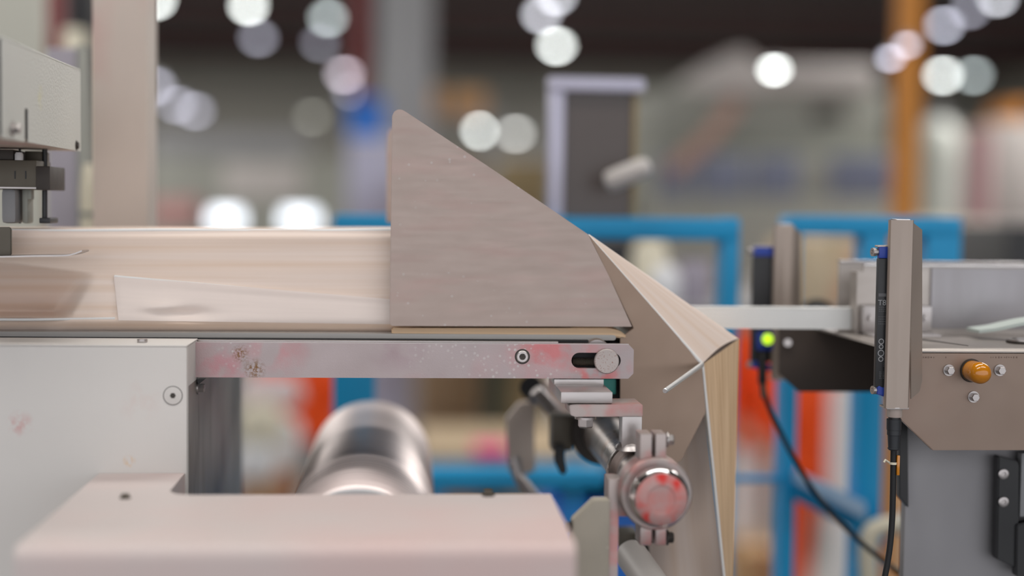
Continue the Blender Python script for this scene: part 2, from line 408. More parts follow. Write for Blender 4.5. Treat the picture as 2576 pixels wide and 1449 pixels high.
# ------------------------------------------------------------------ forming plates
def forming_plate(lab, dy):
    t = empty('forming_plate', P(1300, 1100, 1.25 + dy), lab, 'metal plate', 'forming plates')
    arc = [(986, 310), (986, 292), (991, 281), (1001, 275), (1012, 276), (1024, 283)]
    pts = arc + [(1250, 433), (1480, 590), (1530, 690), (1590, 822), (986, 820), (980, 815)]
    mv = Vector((0, dy, 0))
    obj('guide_face', sheet_bm([P(x, y, 1.243) + mv for x, y in pts], 0.003, None, 0.0004), M_PLATE, t)
    q = [(1480, 590, 1.2435), (1765, 915, 1.259), (1776, 1036, 1.2595), (1712, 1162, 1.256), (1560, 1200, 1.247), (1560, 850, 1.247), (1594, 826, 1.249)]
    obj('shoulder_face', sheet_bm([P(*a) + mv for a in q], 0.003, None, 0.0004), M_PLATE2, t)
    return t
forming_plate('front bent steel forming plate with a tall triangular guide face', 0.0)
back = empty('forming_plate', P(1000, 800, 1.44), 'rear steel forming plate showing as a strip behind the front plate', 'metal plate', 'forming plates')
obj('guide_face', sheet_bm([P(x, y, 1.44) for x, y in ((972, 345), (975, 330), (984, 320), (996, 318), (1120, 400), (1120, 560), (972, 560))], 0.003, None, 0.0004), M_PLATE, back)
rod = empty('locating_rod', P(1765, 918, 1.256), 'thin polished steel rod sticking out from the forming plate', 'rod')
ra, rb_ = P(1766, 917, 1.256), P(1672, 984, 1.19)
lathe('pin', ra, rb_, [(0, 0.0022), ((rb_ - ra).length - 0.003, 0.0022), ((rb_ - ra).length - 0.0028, 0.0016), ((rb_ - ra).length - 0.0015, 0.0016), ((rb_ - ra).length - 0.0014, 0.0024), ((rb_ - ra).length, 0.0019)], mat('polished_pin', (222, 222, 222), 0.42, 0.6, 0.0, 30), rod, 20)

# ------------------------------------------------------------------ conveyor belt and side rail
belt = empty('conveyor_belt', P(700, 900, 1.3), 'flat grey conveyor belt running under the paper tube', 'conveyor')
bx0 = P(-90, 850, 1.24).x; bx1 = P(1545, 850, 1.24).x; bz = P(700, 838, 1.245).z
bm = bmesh.new()
sec = [(bx0, bz), (bx1 - 0.004, bz)] + [(bx1 + 0.0024 * math.sin(a), bz - 0.0024 + 0.0024 * math.cos(a)) for a in [math.pi * k / 8 for k in range(1, 8)]] + [(bx1, bz - 0.0048), (bx0, bz - 0.0048)]
fr = [bm.verts.new((x, 1.245, z)) for x, z in sec]; bk = [bm.verts.new((x, 1.44, z)) for x, z in sec]
bm.faces.new(fr); bm.faces.new(bk[::-1])
for i in range(len(sec)): bm.faces.new((fr[i], bk[i], bk[(i + 1) % len(sec)], fr[(i + 1) % len(sec)]))
bmesh.ops.recalc_face_normals(bm, faces=bm.faces)
obj('belt', bm, M_BELT, belt)
pbox('belt_bed', -90, 852, 1480, 864, 1.2375, 0.2, M_RUBBER, belt)
rc = P(1502, 884, 1.236)
lathe('nose_roller', rc, rc + AY * 0.2, [(0, 0.007), (0, 0.0102), (0.002, 0.0112), (0.198, 0.0112), (0.2, 0.0102)], M_STEEL, belt)
pbox('drive_housing', 1530, 858, 1586, 1012, 1.27, 0.12, M_BLACK, belt, 0.003)
pbox('teal_spacer', 1500, 954, 1550, 992, 1.255, 0.05, M_TEAL, belt, 0.001)

rail = empty('side_rail', P(1040, 952, 1.22), 'flat steel side rail with red patches, slot and knob', 'metal bar')
RY = 1.22
bm = bmesh.new()
x0 = P(470, 907, RY).x; a = P(1594, 907, RY)
zt, zb = P(1040, 864, RY).z, P(1040, 951, RY).z
ch = 0.0045
outer = [(x0, zt), (a.x - ch, zt), (a.x, zt - ch), (a.x, zb + ch), (a.x - ch, zb), (x0, zb)]
s0, s1, sz = P(1457, 907, RY), P(1542, 907, RY), (P(1500, 907, RY).z)
sr = 0.0068
slot = [(s1.x + sr * math.sin(t), sz + sr * math.cos(t)) for t in [math.pi * k / 10 for k in range(11)]] + [(s0.x - sr * math.sin(t), sz - sr * math.cos(t)) for t in [math.pi * k / 10 for k in range(11)]]
th = 0.010
def loops(y):
    return [bm.verts.new((x, y, z)) for x, z in outer], [bm.verts.new((x, y, z)) for x, z in slot]
of, sf = loops(RY); ob, sb = loops(RY + th)
def ring_edges(l): return [bm.edges.new((l[i], l[(i + 1) % len(l)])) for i in range(len(l))]
for (o_, s_) in ((of, sf), (ob, sb)):
    bmesh.ops.triangle_fill(bm, use_beauty=True, edges=ring_edges(o_) + ring_edges(s_))
for (f_, b_) in ((of, ob), (sf, sb)):
    for i in range(len(f_)):
        j = (i + 1) % len(f_); bm.faces.new((f_[i], f_[j], b_[j], b_[i]))
bmesh.ops.recalc_face_normals(bm, faces=bm.faces)
obj('rail_bar', bm, M_RAIL, rail, 25)
box('top_edge_highlight', x0, a.x - ch, RY + 0.0002, RY + 0.0012, zt, zt + 0.0005, M_STEEL, rail)  # thin bright strip stands in for the highlight along the rail top
pbox('backing_strip', 480, 857, 1405, 866, RY + 0.0102, 0.006, M_STEEL, rail, 0.0008)
pbox('slot_backing', 1420, 876, 1580, 938, RY + 0.0122, 0.002, M_RUBBER, rail)
c = P(1314, 897, RY)
lathe('washer_ring', c + AY * 0.0004, c - AY, [(0, 0.0066), (0.0006, 0.0066), (0.0007, 0.0056)], M_DARK, rail)
ssc = lathe('socket_screw', c, c - AY, [(0, 0.0053), (0.0014, 0.0053), (0.002, 0.0046), (0.002, 0.0028), (0.0008, 0.0024), (0.0008, 0.0004)], M_STEEL, rail)
lathe('screw_socket', c - AY * 0.0009, c - AY, [(0, 0.0026), (0.0003, 0.0026)], M_DARK, ssc, 6)
c = P(1525, 908, RY)
lathe('clamp_knob', c + AY * 0.006, c - AY, [(0, 0.006), (0.006, 0.006), (0.0062, 0.0108), (0.0095, 0.0108), (0.0102, 0.0101)],
      mat('rusty_knob_steel', (186, 176, 172), 0.5, 0.5, 0.06, 60, col2=(150, 104, 90), c2scale=900, c2=(0.58, 0.68), c2amt=0.8), rail, 48)
bm = bmesh.new(); q0, q1 = P(1440, 910, RY + 0.008), P(1510, 910, RY + 0.008); n = 44
add_lathe(bm, q0, q1, [((q1 - q0).length * k / n, 0.0037 if k % 2 else 0.0031) for k in range(n + 1)], 16)
obj('threaded_rod', bm, M_DARKG, rail, 20)

# ------------------------------------------------------------------ bracket blocks, shaft and clamp
brk = empty('rail_bracket', P(1520, 1100, 1.19), 'stacked steel bracket blocks with hex bolt under the side rail', 'bracket')
pbox('spacer_plate', 1394, 954, 1519, 969, 1.2205, 0.05, M_STEEL, brk, 0.0006)
xa0, xa1, _, _ = ext(1411, 988, 1541, 1015, 1.172)
ztop = P(1460, 968, 1.2205).z; zlow = P(1460, 1015, 1.172).z
box('upper_block', xa0, xa1, 1.172, 1.27, zlow, ztop, M_STEEL, brk, 0.0009)
pl = [(1432, 1020), (1445, 1018), (1617, 1018), (1617, 1048), (1447, 1049), (1435, 1044)]
plate('lower_bar', pl, 1.169, 0.04, M_PINKSTEEL, brk, 0.0006)
c = P(1473, 1049, 1.185); hexbolt('hex_bolt', c + AZ * 0.0005, -AZ, 0.0068, 0.009, M_STEEL, brk)
sh_c = P(1662, 1255, 1.08)
SX, SZ = sh_c.x, sh_c.z
def SP(y): return Vector((SX, y, SZ))
px0, px1, pz0, pz1 = ext(1565, 1048, 1615, 1096, 1.168)
box('post', px0, px1, 1.168, 1.186, SZ + 0.021, pz1, M_STEEL, brk, 0.0008)
bm = bmesh.new(); add_lathe(bm, Vector(((px0 + px1) / 2, 1.177, SZ + 0.0225)), Vector(((px0 + px1) / 2, 1.177, SZ + 1)), [(0, 0.0135), (0.003, 0.0115), (0.006, 0.0088)], 14)
for v in bm.verts: v.co += Vector((noise.noise(v.co * 300), noise.noise(v.co * 280 + AX), 0)) * 0.0012
obj('weld_bead', bm, M_STEEL, brk, 60)

shaft = empty('steel_shaft', SP(1.2) - AZ * 0.022, 'round steel shaft with a red mottled end pointing at the camera', 'shaft')
M_CAP = mat('red_mottled_cap', (186, 152, 148), 0.42, 0.35, 0.06, 60, spots=[(tuple(SP(1.078) + AX * d[0] + AZ * d[1]), d[2], (215, 52, 44), 70, 1.0) for d in ((0.0, 0.017, 0.009), (-0.013, 0.010, 0.008), (-0.016, -0.001, 0.008), (0.004, -0.016, 0.011), (0.015, -0.004, 0.008), (0.012, 0.012, 0.008), (-0.010, -0.014, 0.008))],
             col2=(205, 110, 104), c2scale=45, c2=(0.42, 0.6), c2amt=0.6)  # red noise spots around the end face over a pinkish base
M_SHAFT = mat('worn_shaft_steel', (184, 174, 168), 0.3, 0.9, 0.08, 20, (1, 3, 1), col2=(140, 110, 92), c2scale=26, c2=(0.5, 0.7), c2amt=0.6)
lathe('shaft_body', SP(1.083), SP(2), [(0, 0.0205), (0.0, 0.021), (0.09, 0.021), (0.72, 0.021)], M_SHAFT, shaft, 48)
lathe('end_cap', SP(1.090), SP(0), [(0, 0.0236), (0.006, 0.0236), (0.0095, 0.0226), (0.0115, 0.0206), (0.012, 0.0203)], M_CHROME, shaft, 48)
lathe('mottled_end_face', SP(1.0776), SP(0), [(0, 0.0204), (0.0006, 0.0204), (0.0009, 0.0198), (0.0009, 0.011), (0.0004, 0.0106), (0.0004, 0.0008)], M_CAP, shaft, 48)
bm = bmesh.new(); add_lathe(bm, SP(1.186), SP(2), [(0, 0.022), (0, 0.0255), (0.002, 0.0265), (0.0105, 0.0265), (0.012, 0.0258), (0.0125, 0.0245), (0.016, 0.024), (0.0175, 0.022)], 48)
obj('weld_collar', bm, M_SHAFT, shaft)
# rear clamp with black lever
rcl = empty('lever_clamp', SP(1.42) - AZ * 0.03, 'dark clamp with black lever on the rear of the shaft', 'clamp')
lathe('clamp_ring', SP(1.40), SP(2), [(0, 0.0215), (0, 0.031), (0.002, 0.0325), (0.03, 0.0325), (0.032, 0.031), (0.032, 0.0215)], M_DARK, rcl, 40)
pbox('clamp_jaw', 1388, 1045, 1442, 1135, 1.405, 0.03, M_DARKG, rcl, 0.003)
plate('lever', [(1398, 1118), (1424, 1122), (1420, 1150), (1428, 1192), (1412, 1197), (1394, 1160)], 1.395, 0.012, M_BLACK, rcl, 0.002)
lathe('pivot_pin', P(1346, 982, 1.46), P(1412, 1056, 1.47), [(0, 0.0062), (0.0008, 0.0072), (0.036, 0.0072)], M_STEEL, rcl)
cyl('pin_bush', P(1336, 975, 1.475), P(1350, 990, 1.53), 0.012, M_BLACK, rcl)

clamp = empty('split_clamp', P(1560, 1449, 1.11), 'red mottled split steel clamp ring holding the shaft end', 'clamp')
lathe('clamp_ring', SP(1.098), SP(2), [(0, 0.0225), (0, 0.0276), (0.0015, 0.0289), (0.027, 0.0289), (0.0285, 0.0276), (0.0285, 0.0225)], M_PINKSTEEL, clamp, 48)
for (a0, a1) in ((1610, 1640), (1649, 1676)):
    pbox('clamp_ear', a0, 1092, a1, 1172, 1.103, 0.024, M_PINKSTEEL, clamp, 0.001)
    pbox('clamp_ear', a0, 1318, a1, 1372, 1.103, 0.024, M_PINKSTEEL, clamp, 0.001)
cA, cB = P(1676, 1106, 1.115), P(1676, 1352, 1.115)
hexbolt('clamp_bolt', cA, AX, 0.0046, 0.0055, M_STEEL, clamp); hexbolt('clamp_bolt', cB, AX, 0.0046, 0.0055, M_DARK, clamp)
pbox('slot_gap', 1639, 1100, 1650, 1170, 1.118, 0.004, M_RUBBER, clamp); pbox('slot_gap', 1639, 1318, 1650, 1366, 1.118, 0.004, M_RUBBER, clamp)
x0, x1, z0, z1 = ext(1529, 1206, 1556, 1470, 1.11)
box('support_bar', x0, x1, 1.11, 1.135, DZ, z1, M_PINKSTEEL, clamp, 0.0008)
pbox('bar_lug', 1529, 1204, 1600, 1300, 1.112, 0.02, M_PINKSTEEL, clamp, 0.001)
sup = empty('bracket_plate', P(1490, 1480, 1.09), 'beige steel support plate with chamfered corner beside the shaft clamp', 'bracket')
pp = [P(1441, 1312, 1.092), P(1496, 1259, 1.092), P(1535, 1259, 1.092), P(1535, 1500, 1.092), P(1441, 1500, 1.092)]
pp[3].z = pp[4].z = DZ
obj('chamfered_plate', sheet_bm(pp, 0.016, None, 0.0008), mat('beige_steel', (174, 166, 152), 0.5, 0.2, 0.06, 30, speck=((210, 206, 192), 200, 0.25, 30, 0.5)), sup)
hexbolt('side_bolt', P(1441, 1325, 1.10), -AX, 0.004, 0.005, M_DARK, sup)
low = empty('support_tube', P(1600, 1449, 1.25), 'pale round tube slanting down below the red clamp', 'tube')
q0, q1 = P(1580, 1385, 1.26), P(1760, 1640, 1.14)
lathe('tube_body', q0, q1, [(0, 0.009), (0.001, 0.0125), (0.004, 0.0145), ((q1 - q0).length, 0.0145)], M_LGREY, low)
blk = empty('black_stay', P(1645, 1470, 1.33), 'black strap behind the pale tube below the red clamp', 'strap')
plate('strap', [(1618, 1372), (1652, 1372), (1662, 1490), (1632, 1490)], 1.33, 0.01, M_BLACK, blk, 0.001)
pbox('strap_cleat', 1556, 1340, 1606, 1384, 1.36, 0.03, M_DARKG, blk, 0.002)
lev = empty('lever_bar', P(1310, 1245, 1.5), 'beige flat lever bar with chamfered top left of the shaft', 'lever')
plate('flat_bar', [(1273, 1055), (1306, 1014), (1344, 1010), (1346, 1185), (1312, 1196), (1280, 1186)], 1.54, 0.012, M_POST, lev, 0.001)
tube('bent_rod', spline([P(1292, 1150, 1.495), P(1306, 1200, 1.49), P(1336, 1240, 1.48), P(1400, 1330, 1.46)], 6), 0.0065, M_STEEL, lev)

# ------------------------------------------------------------------ cabinet on the left, foreground table, roller
cab = empty('machine_cabinet', P(200, 1449, 1.3), 'large warm white machine cabinet under the paper tube', 'cabinet')
cxr = P(470, 1000, 1.17).x; cxl = P(-420, 1000, 1.17).x; czt = P(200, 868, 1.17).z
box('front_panel', cxl, cxr, 1.17, 1.18, DZ, czt - 0.0012, M_PAINT, cab, 0.0012)
box('top_cover', cxl, cxr, 1.1702, 1.232, czt - 0.0012, czt, M_PAINT, cab, 0.0004)
box('side_panel', cxr - 0.006, cxr - 0.0004, 1.1805, 1.575, DZ, P(500, 953, 1.23).z, M_SIDE, cab)
box('side_edge_strip', cxr - 0.006, cxr - 0.0002, 1.1805, 1.2285, P(500, 953, 1.23).z, czt - 0.0013, M_PAINT, cab)
c = P(435, 995, 1.17)
csk = lathe('countersunk_screw', c + AY * 0.001, c - AY, [(0, 0.0076), (0.0013, 0.0076), (0.0014, 0.0072)], M_PAINT, cab, 40)
bm = bmesh.new(); add_lathe(bm, c - AY * 0.0001, c - AY, [(0, 0.0078), (0.0003, 0.0078), (0.0003, 0.0073), (0.0, 0.0073)], 40, False)
obj('screw_ring', bm, M_DARK, csk)
lathe('hex_socket', c - AY * 0.0003, c - AY, [(0, 0.0024), (0.0003, 0.0024)], M_DARK, csk, 6)
c = P(358, 862, 1.195); cyl('cover_bolt', Vector((c.x, c.y, czt)), Vector((c.x, c.y, czt + 0.003)), 0.0042, M_STEEL, cab, 0.0005)
c = P(497, 976, 1.232); hexbolt('side_bolt', Vector((cxr - 0.0004, c.y, c.z)), AX, 0.004, 0.006, M_STEEL, cab)
plate('shadow_wedge', [(496, 954, 1.225), (516, 954, 1.225), (498, 968, 1.225)], 1.225, 0.01, M_BLACK, cab)  # black wedge stands in for the shade under the rail end

tbl = empty('machine_table', P(700, 1449, 0.95), 'pale pinkish metal table top in the blurred foreground', 'table')
tz = P(350, 1190, 1.17).z
txl = P(250, 1190, 1.17).x; txr = P(1385, 1245, 1.081).x; tab = P(465, 1190, 1.17).x
tyb = 1.081; tyf = 0.915
bm = bmesh.new()
top = [(txl, tyf), (txr, tyf), (txr, tyb), (tab + 0.018, tyb), (tab + 0.006, tyb + 0.004), (tab, tyb + 0.014), (tab, 1.1695), (txl, 1.1695)]
a_ = [bm.verts.new((x, y, tz)) for x, y in top]; b_ = [bm.verts.new((x, y, tz - 0.09)) for x, y in top]
bm.faces.new(a_); bm.faces.new(b_[::-1])
for i in range(len(top)): bm.faces.new((a_[i], b_[i], b_[(i + 1) % len(top)], a_[(i + 1) % len(top)]))
bmesh.ops.recalc_face_normals(bm, faces=bm.faces)
fe = [e for e in bm.edges if all(abs(v.co.y - tyf) < 1e-6 and abs(v.co.z - tz) < 1e-6 for v in e.verts)]
bmesh.ops.bevel(bm, geom=fe, offset=0.010, segments=5, affect='EDGES', profile=0.5)
obj('table_top', bm, M_TABLE, tbl, 50)
for lx in (txl + 0.01, txr - 0.05): box('leg', lx, lx + 0.04, 0.95, 0.99, DZ, tz - 0.09, M_TABLE, tbl, 0.002)
c = P(315, 1255, 1.07); hexbolt('table_bolt', Vector((c.x, c.y, tz)), AZ, 0.0032, 0.003, M_DARKG, tbl)
c = P(1228, 1250, 1.075); hexbolt('table_bolt', Vector((c.x, c.y, tz)), AZ, 0.0038, 0.004, M_DARKG, tbl)

rol = empty('chrome_roller', P(935, 1300, 1.3), 'polished chrome roller with circular scratches behind the pink table', 'roller')
rc_ = P(935, 1153, 1.6); RR = 0.0662
def RP(y): return Vector((rc_.x, y, rc_.z))
lathe('roller_drum', RP(1.105), RP(2), [(0, RR - 0.004), (0.0012, RR - 0.0012), (0.003, RR), (0.488, RR), (0.491, RR - 0.0015), (0.493, RR - 0.005)], M_ROLL, rol, 96)
bm = bmesh.new(); add_lathe(bm, RP(1.104), RP(2), [(0, RR - 0.009), (0, RR - 0.003), (0.001, RR - 0.0022), (0.002, RR - 0.0035)], 96, False)
obj('end_rim', bm, M_WHITE, rol)
edc = lathe('end_disc', RP(1.1035), RP(2), [(0, 0.012), (0, RR - 0.009), (0.002, RR - 0.009)], M_STAIN, rol, 96)
for k in range(10):
    an = 2 * math.pi * (k + 0.35) / 10
    q = RP(1.1035) + Vector((math.cos(an), 0, math.sin(an))) * (RR - 0.0135)
    lathe('disc_bolt', q, q - AY, [(0, 0.0022), (0.0015, 0.0022), (0.002, 0.0016)], M_DARK, edc, 12)
for ye in (1.084, 1.598): cyl('axle', RP(ye), RP(ye + 0.03), 0.012, M_STEEL, rol)
box('bearing_stand', rc_.x - 0.03, rc_.x + 0.03, 1.628, 1.65, DZ, rc_.z + 0.03, M_POST, rol, 0.003)

# ------------------------------------------------------------------ upper left: grey box, sealing head, shoe, post
gx = P(5, 200, 1.08).x
def gY(px):             # depth where the side face x = gx shows at column px
    lo, hi = 0.9, 1.9
    for _ in range(40):
        m_ = (lo + hi) / 2
        if P(px, 300, m_).x < gx: hi = m_
        else: lo = m_
    return (lo + hi) / 2
gy0, gy1 = 1.08, gY(203)
gz1, gz0 = P(5, 97, 1.08).z, P(5, 347, 1.08).z
gb = empty('drive_box', (gx - 0.1, 1.2, gz0), 'grey enamelled drive box with a slotted side cover, upper left', 'machine box')
box('box_body', gx - 0.30, gx - 0.03, gy0 + 0.004, gy1 - 0.003, gz0 + 0.004, gz1 - 0.003, M_DARK, gb)
ya, yb = gY(62.5), gY(71); zs = P(66, 272, (ya + yb) / 2).z
sl = [(ya, gz0), (ya, zs - 0.003), (ya + 0.0012, zs - 0.0008), ((ya + yb) / 2, zs), (yb - 0.0012, zs - 0.0008), (yb, zs - 0.003), (yb, gz0)]
side = [(gy0, gz0)] + sl + [(gy1, gz0), (gy1, gz1), (gy0, gz1)]
bm = bmesh.new()
f_ = [bm.verts.new((gx, y, z)) for y, z in side]; b_ = [bm.verts.new((gx - 0.0008, y, z)) for y, z in side]
bm.faces.new(f_); bm.faces.new(b_[::-1])
for i in range(len(side)): bm.faces.new((f_[i], b_[i], b_[(i + 1) % len(side)], f_[(i + 1) % len(side)]))
bmesh.ops.recalc_face_normals(bm, faces=bm.faces)
obj('side_cover', bm, M_ENAMEL, gb, 20)
box('front_cover', gx - 0.30, gx - 0.0032, gy0, gy0 + 0.003, gz0, gz1, M_ENAMEL, gb, 0.0008)
box('top_lid', gx - 0.30, gx, gy0, gy1, gz1, gz1 + 0.002, M_ENAMEL, gb, 0.0006)
box('bottom_cover', gx - 0.30, gx - 0.0032, gy0 + 0.003, gy1, gz0 + 0.0002, gz0 + 0.003, M_POST, gb)
yy = gY(30); hexbolt('cover_bolt', Vector((gx, yy, P(30, 323, yy).z)), AX, 0.0042, 0.006, M_STEEL, gb)
yy = gY(192); hexbolt('cover_bolt', Vector((gx, yy, P(192, 366, yy).z)), AX, 0.0034, 0.002, M_DARK, gb)

sh = empty('sealing_head', P(60, 560, 1.3), 'dark steel sealing head with vertical rods under the grey box', 'machine head')
pbox('cross_bar', -90, 402, 92, 476, 1.27, 0.05, M_DARKG, sh, 0.001)
pbox('end_block', 90, 418, 126, 478, 1.268, 0.055, M_DARK, sh, 0.001)
for (a0, a1, m_) in ((106, 119, M_BLACK), (47, 53, M_BLACK)):
    q0, q1 = P((a0 + a1) / 2, 370, 1.3), P((a0 + a1) / 2, 562, 1.3)
    cyl('guide_rod', q0, q1, (a1 - a0) / 2 / F * 1.3, m_, sh, seg=16)
pbox('rod_foot', 98, 548, 126, 562, 1.285, 0.03, M_BLACK, sh, 0.001)
pbox('cylinder_body', 2, 474, 40, 562, 1.28, 0.03, M_GREY, sh, 0.004)
pbox('push_bar', 55, 474, 70, 562, 1.29, 0.02, M_GGREY, sh, 0.002)
pbox('sensor_tab', 68, 476, 79, 502, 1.29, 0.01, M_GGREY, sh, 0.001)
pbox('dark_hanger', -60, 376, 34, 402, 1.275, 0.04, M_DARK, sh, 0.001)
pbox('dark_hanger', 62, 380, 104, 414, 1.30, 0.03, M_DARKG, sh, 0.001)
lathe('white_peg', P(48, 403, 1.272), P(48, 383, 1.272), [(0, 0.0036), (0.005, 0.0036), (0.0068, 0.0026)], M_WHITE, sh)
for a0 in (36, 63): pbox('bar_groove', a0, 430, a0 + 3, 450, 1.2695, 0.001, M_BLACK, sh)
pbox('bar_groove', -90, 470, 92, 474, 1.2695, 0.001, M_STEEL, sh)

gs = empty('guide_shoe', P(40, 650, 1.24), 'thin steel guide strip with upturned tip in front of the paper', 'guide strip')
plate('holder_plate', [(-60, 571), (24, 571), (28, 576), (28, 642), (-60, 645)], 1.235, 0.003, M_DARKG, gs, 0.0006)
strip = spline([P(-70, 646, 1.215), P(0, 646, 1.215), P(90, 644, 1.215), P(160, 643, 1.215), P(185, 639, 1.215), P(206, 631, 1.215)], 8)
bm = bmesh.new(); rows = []
for i, p in enumerate(strip):
    t_ = i / (len(strip) - 1); yw = 0.036 * (1 - 0.8 * sstep(0.93, 1.0, t_))
    rows.append([bm.verts.new(p + Vector((0, 0, 0.0006))), bm.verts.new(p + Vector((0, yw, 0.0006))), bm.verts.new(p + Vector((0, yw, -0.0006))), bm.verts.new(p + Vector((0, 0, -0.0006)))])
for a, b in zip(rows, rows[1:]):
    for k in range(4): bm.faces.new((a[k], a[(k + 1) % 4], b[(k + 1) % 4], b[k]))
bm.faces.new(rows[0][::-1]); bm.faces.new(rows[-1]); bmesh.ops.recalc_face_normals(bm, faces=bm.faces)
obj('guide_strip', bm, M_STEEL, gs)

post = empty('machine_post', P(300, 600, 1.5) * 1, 'thick beige square post with pinkish stains rising behind the paper tube', 'post')
post.location.z = DZ; ORG[post].z = DZ
x0, x1, _, _ = ext(232, 200, 370, 300, 1.5)
box('post_column', x0, x1, 1.5, 1.56, DZ, CZ + 0.40, M_POST, post, 0.002)
box('base_plate', x0 - 0.03, x1 + 0.03, 1.47, 1.59, DZ, DZ + 0.012, M_POST, post, 0.002)
pan = empty('film_panel', P(180, 500, 1.7), 'lavender grey guard panel between the grey box and the beige post', 'guard panel')
pan.location.z = DZ; ORG[pan].z = DZ
x0, x1, z0, z1 = ext(118, 120, 196, 560, 1.75)
box('panel_sheet', x0, x1, 1.75, 1.77, DZ, z1, mat('lavender_panel', (170, 164, 174), 0.5, 0, 0.04, 4), pan, 0.003)
box('panel_edge', x1, x1 + 0.008, 1.745, 1.775, DZ, z1 + 0.004, M_GGREY, pan, 0.002)
crm = empty('cream_duct', P(222, 500, 1.72), 'cream round duct with a tapered top beside the beige post', 'duct')
q = P(222, 560, 1.72)
lathe('duct_body', Vector((q.x, q.y, DZ)), Vector((q.x, q.y, 5)), [(0, 0.010), (P(222, 480, 1.72).z - DZ, 0.010), (P(222, 420, 1.72).z - DZ, 0.006), (P(222, 412, 1.72).z - DZ, 0.004)], M_CREAM, crm)
lathe('duct_collar', Vector((q.x, q.y, P(222, 545, 1.72).z)), Vector((q.x, q.y, 5)), [(0, 0.0112), (0.006, 0.0112)], M_GGREY, crm)

# ------------------------------------------------------------------ right side: infeed table, guides, sensors
inf = empty('infeed_table', P(2450, 1449, 1.3), 'stainless infeed table with bolted front plate on a grey leg', 'machine table')
IY = 1.19
izt = P(2400, 877, IY).z
ixl = P(2234, 877, IY).x; ixr = ixl + 0.45
pf = [P(2234, 884, IY), P(2234, 1026, IY), P(2346, 1133, IY), P(2346, 1133, IY), P(2234, 884, IY)]
pf[2].x; pts = [pf[0], pf[1], pf[2], Vector((ixr, IY, pf[2].z)), Vector((ixr, IY, pf[0].z))]
fpl = obj('front_plate', sheet_bm(pts, 0.004, None, 0.0006), M_INFEED, inf)
bm = bmesh.new()
# top sheet with a rolled front edge
prof = [(IY, pf[0].z)] + [(IY + 0.004 - 0.004 * math.cos(t), izt - 0.004 + 0.004 * math.sin(t)) for t in [math.pi / 2 * k / 6 for k in range(7)]] + [(1.40, izt), (1.40, izt - 0.002), (IY + 0.0042, izt - 0.002), (IY + 0.003, pf[0].z)]
l_ = [bm.verts.new((ixl, y, z)) for y, z in prof]; r_ = [bm.verts.new((ixr, y, z)) for y, z in prof]
bm.faces.new(l_); bm.faces.new(r_[::-1])
for i in range(len(prof)): bm.faces.new((l_[i], r_[i], r_[(i + 1) % len(prof)], l_[(i + 1) % len(prof)]))
bmesh.ops.recalc_face_normals(bm, faces=bm.faces)
obj('top_sheet', bm, M_STAIN, inf)
bq = [P(1960, 838, 1.40), P(2400, 838, 1.40), P(2400, 986, 1.40), P(2010, 986, 1.40), P(1960, 940, 1.40)]
for k in (1, 2): bq[k].x = ixr
bq[0].z = bq[1].z = izt - 0.0005
obj('rear_plate', sheet_bm(bq, 0.004, None, 0.0006), mat('shade_dark_plate', (74, 64, 58), 0.5, 0.2, 0.08, 12), inf)  # shade below the table put into the plate's dark colour
cyl('rear_bolt', P(1982, 862, 1.40), P(1982, 862, 1.394), 0.004, M_STEEL, inf)
for (bx_, by_) in ((2386, 931), (2514, 931), (2448, 998)): hexbolt('hex_bolt', P(bx_, by_, IY), -AY, 0.0037, 0.0062, M_STEEL, fpl)
# diagonal slot and groove on the top
g0, g1 = P(2318, 846, 1.275), P(2436, 867, 1.215)
g0.z = g1.z = izt
bm = bmesh.new(); w_ = Vector((0.003, 0.006, 0)); vv = [bm.verts.new(p) for p in (g0 - w_, g1 - w_ * 0.2, g1 + w_ * 0.2, g0 + w_)]
bm.faces.new(vv)
r = bmesh.ops.extrude_face_region(bm, geom=list(bm.faces)); bmesh.ops.translate(bm, verts=[v for v in r['geom'] if isinstance(v, bmesh.types.BMVert)], vec=(0, 0, 0.0003))
bmesh.ops.recalc_face_normals(bm, faces=bm.faces)
obj('top_slot', bm, M_DARK, inf)
bm = bmesh.new()
random.seed(3)
for (s, e) in ((2322, 2352), (2378, 2384), (2492, 2562)):
    x = s
    while x < e:
        w = random.uniform(1.5, 4); h = random.uniform(2, 5); c = P(x, 899, IY)
        add_box(bm, c.x, c.x + w / F * IY, IY - 0.0001, IY + 0.0003, c.z - h / 2 / F * IY, c.z + h / 2 / F * IY); x += w + random.uniform(1.5, 5)
obj('stamped_marks', bm, mat('faint_print', (112, 92, 82), 0.6, 0, 0.1, 30), inf, smooth=0, kind='stuff')
# leg
lx0 = P(2278, 1200, 1.255).x
box('leg_column', lx0, ixr - 0.02, 1.255, 1.268, DZ, pf[1].z + 0.02, mat('grey_leg_steel', (140, 138, 140), 0.5, 0.5, 0.06, 8, (1, 1, 0.4), col2=(112, 96, 78), c2scale=14, c2=(0.62, 0.75), c2amt=0.6), inf, 0.003)
plate('black_side_strap', [(2262, 1050), (2284, 1060), (2286, 1278), (2262, 1250)], 1.245, 0.01, M_BLACK, inf, 0.0008)
hb = [(2515, 1142), (2530, 1136), (2568, 1152), (2572, 1165), (2572, 1432), (2560, 1430), (2506, 1404), (2505, 1395)]
hgp = plate('black_hinge_plate', [(2512, 1148), (2560, 1160), (2564, 1170), (2562, 1430), (2556, 1430), (2507, 1406)], 1.235, 0.012, M_BLACK, inf, 0.001)
for by_ in (1192, 1262):
    c = P(2524, by_, 1.235)
    lathe('hinge_screw', c, c - AY, [(0, 0.0048), (0.0012, 0.0048), (0.0016, 0.0042), (0.0016, 0.002), (0.0006, 0.0018)], M_STEEL, hgp, 24)
pbox('hinge_leaf', 2568, 1140, 2640, 1300, 1.238, 0.01, M_GREY, inf, 0.001)
